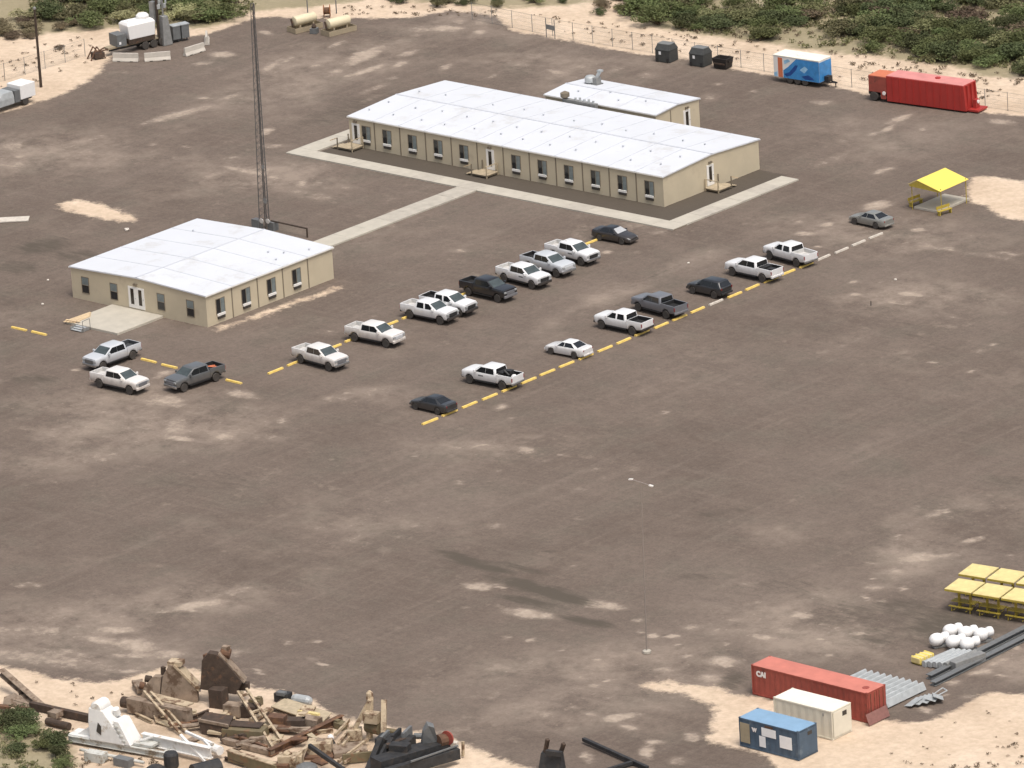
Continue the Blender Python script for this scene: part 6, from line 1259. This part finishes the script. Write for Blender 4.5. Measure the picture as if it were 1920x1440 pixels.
junk('rusty_engine_row', 'row of brown rusty engine blocks behind the red girder', 'engines', [('block', MB().obox(p,(1.5,1.0,1.0),R(r)), m) for p,r,m in (((111.09,-129.32,0.48),20,'rust'),((112.96,-128.98,0.48),35,'rust_dark'),((113.89,-128.10,0.48),10,'taupe'),((107.49,-128.75,0.48),25,'rust_dark'),((106.27,-129.53,0.57),15,'taupe'))])
junk('black_fork_frame', 'black upright frame with two prongs at the bottom edge', 'frame', [('body', MB().loft([[(136.41,-125.39,0.00),(138.63,-124.78,0.00),(138.09,-123.76,0.00),(135.93,-124.32,0.00)],[(136.43,-124.88,1.60),(138.14,-124.33,1.60),(137.67,-123.53,1.60),(136.03,-124.03,1.60)]]), 'black_iron'), ('prong', MB().beam((136.55,-124.50,1.50), (137.13,-124.71,2.90), .28, .28), 'rust_dark'), ('prong', MB().beam((137.89,-124.19,1.50), (138.51,-124.33,2.70), .28, .28), 'rust_dark'), ('yoke', MB().beam((137.16,-125.03,1.90), (138.57,-124.67,1.90), .4, .4), 'black_iron')])
junk('black_bent_pipe', 'black bent pipe lying at the bottom edge', 'pipe', [('pipe', MB().beam((135.22,-118.29,0.35), (143.63,-120.09,0.25), .3, .3), 'black_iron'), ('pipe', MB().beam((141.84,-119.59,0.25), (140.86,-123.11,0.20), .3, .3), 'black_iron')])
# loose scrap on the sand between the large pieces
SC = (('small_plate','taupe'),('small_plate','rust'),('scrap_bar','rust_dark'),('scrap_bar','tan_paint'),('small_plate','wood'),('scrap_block','olive_paint'))
WHEREQ = ((94.03,-128.57,'left of the tan wedge'), (99.89,-131.87,'under the leaning poles'), (103.96,-131.44,'right of the box beam'), (105.33,-131.58,'below the brown pump head'), (106.26,-129.97,'under the top of the ladder frame'), (106.13,-126.72,'beside the pale steel sheet'), (107.48,-128.47,'left of the pale steel sheet'), (111.82,-128.85,'below the pale steel sheet'), (113.31,-128.75,'above the red rusty girder'), (115.19,-128.69,'right of the red rusty girder'), (112.99,-131.38,'at the foot of the ladder frame'), (118.44,-131.41,'beside the dark boom'), (107.34,-135.72,'above the white beam'), (107.78,-133.30,'above the end of the white beam'), (113.87,-137.44,'beside the olive channel'), (100.48,-134.39,'behind the pumping unit'), (102.71,-134.12,'between the poles and the white beam'), (115.95,-126.78,'left of the tan machine'), (111.78,-134.29,'left of the brown beams'), (119.69,-133.40,'under the dark boom'))
for k, (u, v, w) in enumerate(WHEREQ):
    nm, m = SC[k % 6]
    a = random.uniform(0,180)
    mb = {'small_plate': lambda: MB().obox((0,0,.12),(1.5,.8,.1),0,R(random.uniform(-12,12)),R(random.uniform(-10,10))), 'scrap_bar': lambda: MB().ibeam((-1.2,0,.18),(1.2,0,.2),.25,.3,.04), 'scrap_block': lambda: MB().obox((0,0,.3),(1.0,.8,.55)).obox((.3,.1,.65),(.4,.4,.2))}[nm]()
    o = mb.build(nm, M[m], None, loc=(u,v,0), rz=R(a), bevel=.015)
    tag(o, {'small_plate':'loose %s plate lying ','scrap_bar':'short %s bar lying ','scrap_block':'%s scrap block lying '}[nm] % {'taupe':'dusty brown','rust':'rusty','rust_dark':'dark rusty','tan_paint':'tan','wood':'pale','olive_paint':'olive'}[m] + w, 'scrap', 'loose scrap on the sand')

# planks and sheets strewn over the scrap heap
PL = ('taupe','tan_paint','wood','rust','taupe','tan_paint','wood','rust_dark')
PN = {'tan_paint':'tan','taupe':'dusty brown','wood':'pale','rust':'red rusty','olive_paint':'olive','rust_dark':'dark rusty'}
HEAP = [(95.43,-129.74), (101.20,-133.21), (102.67,-131.84), (104.96,-133.25), (106.26,-132.99), (106.40,-130.89), (109.25,-133.36), (110.51,-133.40), (112.18,-133.75), (108.48,-128.55), (110.49,-129.71), (112.05,-130.13), (113.29,-129.91), (112.12,-127.22), (116.13,-130.35), (114.10,-127.39), (116.63,-129.47), (114.81,-126.07), (119.57,-130.69), (121.93,-131.96), (116.40,-132.44), (115.79,-135.64), (114.42,-136.10), (110.10,-135.08), (104.07,-130.07)]
SPOT = ('beside the end of the tan box beam','below the leaning poles','in the gap right of the poles','above the white beam','at the right of the white beam tip','under the brown pump head','left of the olive box','against the olive box','in front of the olive box','under the pale sheet','below the ladder frame','right of the ladder foot','in the middle of the red girder','at the near corner of the pale sheet','along the red girder','at the far end of the red girder','beside the white float','left of the tan machine','by the brown low bed','under the black machine','near the gear case','at the bottom of the olive channel','above the olive channel','left of the brown beams','behind the brown pump head')
for k, (x, y) in enumerate(HEAP[:15]):
    m = PL[k % 8]; L_ = random.uniform(1.8,4.2); wd = random.uniform(.35,1.3)
    o = MB().obox((0,0,.2),(L_,wd,random.uniform(.08,.3)),0,R(random.uniform(-10,10)),R(random.uniform(-8,8))).obox((.2*L_,0,.38),(L_*.45,wd*.5,.1),R(random.uniform(-40,40))).build('scrap_plank', M[m], None, loc=(x,y,random.uniform(0,.25)), rz=R(random.choice((18,22,40,55,110,-30))+random.uniform(-10,10)), bevel=.012)
    tag(o, '%s plank lying %s' % (PN[m], SPOT[k]), 'scrap', 'planks strewn over the scrap heap')

# ------------------------------------------------------------------ desert shrubs
def leaf_mat(name, col, var):
    m = mat(name, col, .85, var=var, scale=1.1, spec=.2)
    N, L = nt(m); P = N['Principled BSDF']
    oi = N.new('ShaderNodeObjectInfo'); src = P.inputs['Base Color'].links[0].from_socket
    h = N.new('ShaderNodeHueSaturation'); L.new(src, h.inputs['Color'])
    mr = N.new('ShaderNodeMapRange'); mr.inputs['To Min'].default_value = .72; mr.inputs['To Max'].default_value = 1.3; L.new(oi.outputs['Random'], mr.inputs['Value']); L.new(mr.outputs[0], h.inputs['Value'])
    mh = N.new('ShaderNodeMapRange'); mh.inputs['To Min'].default_value = .475; mh.inputs['To Max'].default_value = .52; L.new(oi.outputs['Random'], mh.inputs['Value']); L.new(mh.outputs[0], h.inputs['Hue'])
    L.new(h.outputs[0], P.inputs['Base Color'])
    P.inputs['Transmission Weight'].default_value = 0
    return m
LEAF = {'green': leaf_mat('mesquite_leaf', (.118,.138,.055,1), .3), 'dark': leaf_mat('creosote_leaf', (.08,.093,.041,1), .3),
        'olive': leaf_mat('olive_leaf', (.165,.163,.078,1), .3), 'dry': leaf_mat('dry_brush', (.16,.125,.08,1), .3), 'pale': leaf_mat('pale_yucca_leaf', (.34,.33,.17,1), .25)}
def shrub_mesh(seed, n, rx, rz, leaf, clumps):
    r = np.random.default_rng(seed)
    cs = np.stack([r.normal(0,.42,clumps)*rx, r.normal(0,.42,clumps)*rx, rz*(.45+.5*r.random(clumps))], 1)
    cr = rx*(.28+.25*r.random(clumps))
    k = r.integers(0, clumps, n)
    d = r.normal(0,1,(n,3)); d /= np.linalg.norm(d, axis=1)[:,None]
    rad = cr[k]*(.55+.5*r.random(n)**.6)
    c = cs[k]+d*rad[:,None]*np.array([1,1,.75]); c[:,2] = np.maximum(c[:,2], .05+.1*r.random(n))
    a = r.normal(0,1,(n,3)); a /= np.linalg.norm(a, axis=1)[:,None]
    b = np.cross(a, r.normal(0,1,(n,3))); b /= np.linalg.norm(b, axis=1)[:,None]
    s = leaf*(.6+.8*r.random(n))[:,None]; a, b = a*s, b*s*.6
    v = np.concatenate([c-a, c+b, c+a, c-b], 1).reshape(-1,3)
    f = np.arange(4*n).reshape(-1,4)
    m = bpy.data.meshes.new('foliage'); m.from_pydata(v.tolist(), [], f.tolist()); m.materials.append(LEAF['green']); return m, cs
def stem_mesh(cs):
    mb = MB()
    for c in cs[:9]: mb.tube((c[0]*.1,c[1]*.1,-.05),(c[0]*.8,c[1]*.8,max(.2,c[2])),.045,.018,n=4)
    m = mb.mesh('stem'); m.materials.append(M['stem']); return m
SHR = []
for k in range(8):
    m, cs = shrub_mesh(100+k, 2600, 1.0, 1.1, .062, 18+k); SHR.append((m, stem_mesh(cs)))
TUFT = []
for k in range(3):
    m, cs = shrub_mesh(200+k, 260, .5, .45, .06, 7); TUFT.append((m, stem_mesh(cs)))
def shrub(x, y, s, sz, kind, label, group, pool=SHR, name='desert_shrub'):
    fm, sm = random.choice(pool)
    t = thing(name, label, 'shrub', (x,y,-.02), random.uniform(0,6.28), group); t.scale = (s,s*random.uniform(.85,1.15),sz)
    o = bpy.data.objects.new('foliage', fm); COL.objects.link(o); o.parent = t; setmat(o, LEAF[kind])
    o = bpy.data.objects.new('stem', sm); COL.objects.link(o); o.parent = t
def scatter(poly, n, dmin, kinds, smin, smax, label, group, gap=None, seed=0):
    r = random.Random(seed); xs = [p[0] for p in poly]; ys = [p[1] for p in poly]; pts = []
    tries = 0
    while len(pts) < n and tries < n*60:
        tries += 1
        x, y = r.uniform(min(xs),max(xs)), r.uniform(min(ys),max(ys))
        if not inside(poly, np.array([x]), np.array([y]))[0]: continue
        if gap and float(fbm(np.array([x]), np.array([y]), gap[0], gap[2], 2)[0]) < gap[1]: continue
        if any((x-a)**2+(y-b)**2 < dmin*dmin for a,b in pts): continue
        pts.append((x,y)); s = r.uniform(smin,smax)
        k = r.choices([a for a,_ in kinds], [b for _,b in kinds])[0]
        lb = label[k] if isinstance(label, dict) else label
        shrub(x, y, s, s*r.uniform(.45,.75), k, lb, group)
    return pts
LB = {'green':'leafy green shrub in the scrub behind the blue and red trailers','dark':'dark green shrub in the scrub behind the blue and red trailers','olive':'olive coloured shrub in the scrub behind the blue and red trailers','dry':'brown dry shrub in the scrub behind the blue and red trailers'}
scatter([(-19.51,66.82), (-9.85,58.34), (-3.79,53.55), (3.05,53.34), (8.70,54.00), (13.78,54.36), (20.68,54.30), (22.72,57.40), (27.74,55.82), (33.44,57.09), (38.60,56.14), (43.20,55.87), (48.77,58.07), (25.58,91.63)], 200, 1.15, (('green',5),('dark',3),('olive',1.6),('dry',.8)), 1.25, 2.4, LB, 'scrub behind the trailers', (5,.36,70), 1)
scatter([(-28.23,58.06), (-22.08,51.56), (-17.21,54.77), (-9.83,52.72), (-4.31,52.76), (-9.85,58.34), (-17.21,64.14)], 16, 1.2, (('dark',2),('dry',3),('olive',2)), .7, 1.2, 'low brownish shrub on the sand at the top centre', 'scrub at the top centre', None, 2)
LB2 = {'green':'leafy green shrub in the scrub at the top left','dark':'dark green shrub in the scrub at the top left','olive':'olive coloured shrub in the scrub at the top left','dry':'brown dry shrub in the scrub at the top left','pale':'pale yellow green clump in the scrub at the top left'}
scatter([(-82.23,30.97), (-73.38,23.10), (-65.54,17.07), (-59.89,19.20), (-55.57,22.63), (-50.93,25.74), (-47.40,28.22), (-47.62,33.76), (-56.64,45.06)], 58, 1.25, (('green',5),('dark',3),('olive',2.4),('pale',1.6)), 1.3, 2.2, LB2, 'scrub at the top left', (5,.36,71), 3)
scatter([(-70.78,16.21), (-64.24,10.64), (-61.59,13.15), (-65.87,17.91)], 8, 1.2, (('dry',1),), .9, 1.3, 'brown dry shrub on the sand at the far left', 'dry shrubs at the far left', None, 4)
scatter([(-43.22,49.79), (-36.60,43.50), (-32.68,44.64), (-25.97,46.31), (-25.32,49.24), (-22.83,50.11), (-28.78,57.76)], 16, 1.4, (('dark',2),('dry',2),('olive',2)), .6, 1.1, 'small sparse shrub on the sand at the top edge', 'sparse shrubs at the top edge', None, 5)
scatter([(88.47,-141.36), (89.90,-140.88), (92.57,-139.75), (96.14,-140.78), (100.32,-143.08), (105.32,-146.85), (110.30,-151.86), (101.95,-154.55)], 20, .9, (('dark',3),('green',2)), .9, 1.5, 'dark green shrub in the bottom left corner', 'shrubs in the bottom left corner', None, 6)
for u, v, s in ((-61.17,17.46,.9),(-61.21,19.48,.8),(-55.49,11.52,.5)):
    shrub(u, v, s, s*.8, 'dry', 'low brown shrub on the sand by the left pole', 'low shrubs by the left pole')
# weeds dotted over the bare sand: too many to tell apart
def weeds(areas, name='weeds', label='small dry weeds dotted over the bare sand', kind='dry', seed=5):
    vs_, fs = [], []; r = np.random.default_rng(seed)
    for poly, n, smin, smax in areas:
        xs = [p[0] for p in poly]; ys = [p[1] for p in poly]; c = 0
        while c < n:
            x, y = r.uniform(min(xs),max(xs)), r.uniform(min(ys),max(ys))
            if not inside(poly, np.array([x]), np.array([y]))[0]: continue
            c += 1; s = r.uniform(smin,smax)
            for _ in range(22):
                p = np.array([x,y,.02])+r.normal(0,1,3)*s*np.array([.45,.45,.0])+np.array([0,0,r.random()*s*.7]); a = r.normal(0,1,3); a /= np.linalg.norm(a); b = np.cross(a, r.normal(0,1,3)); b /= np.linalg.norm(b)
                k = len(vs_); q = s*.28
                vs_ += [tuple(p-a*q), tuple(p+b*q*.6), tuple(p+a*q), tuple(p-b*q*.6)]; fs.append((k,k+1,k+2,k+3))
    m = bpy.data.meshes.new(name); m.from_pydata(vs_, [], fs); m.materials.append(LEAF[kind])
    o = bpy.data.objects.new(name, m); COL.objects.link(o); tag(o, label, 'ground cover'); stuff(o)
weeds([([(26.49,52.69), (47.76,55.60), (53.36,48.26), (29.49,45.26)], 90, .15, .4), ([(-18.35,50.54), (-2.85,51.05), (14.92,52.04), (23.48,52.70), (26.47,47.14), (9.96,45.09), (-13.85,45.41)], 80, .12, .35), ([(163.84,-106.32), (163.93,-96.55), (167.53,-98.43), (173.10,-105.77), (165.94,-110.40)], 46, .15, .32),
       ([(-39.91,41.66), (-22.15,48.42), (-20.33,46.37), (-36.75,38.25)], 40, .15, .35), ([(-63.59,10.00), (-56.61,18.48), (-47.34,9.13), (-47.63,-5.68)], 40, .12, .35), ([(154.38,-102.68), (159.57,-90.83), (168.90,-103.05), (158.77,-109.59)], 18, .1, .2), ([(82.36,-133.47), (93.65,-129.99), (98.07,-134.49), (92.94,-136.32), (87.91,-135.13)], 10, .12, .25), ([(-1.69,49.69), (47.76,55.60), (25.31,85.00), (-13.51,63.57)], 160, .2, .5), ([(-67.99,17.77), (-46.83,34.71), (-53.33,41.57), (-78.18,27.84)], 60, .2, .5), ([(93.94,-138.58), (110.03,-141.03), (101.75,-146.37)], 40,.15,.35)])

weeds([([(-16.12,64.74), (-3.50,53.20), (3.33,52.99), (14.06,54.03), (20.96,53.96), (28.00,55.49), (38.86,55.81), (49.02,57.74), (27.65,88.88)], 650, .3, .75), ([(-79.91,29.56), (-65.54,17.07), (-55.57,22.63), (-47.40,28.22), (-47.38,34.40), (-54.98,43.31)], 260, .3, .7), ([(88.41,-140.68), (92.57,-139.75), (96.96,-140.97), (103.63,-145.16), (100.63,-152.65)], 70, .25, .6)], 'ground_cover', 'low green scrub filling the ground between the shrubs', 'olive', 9)
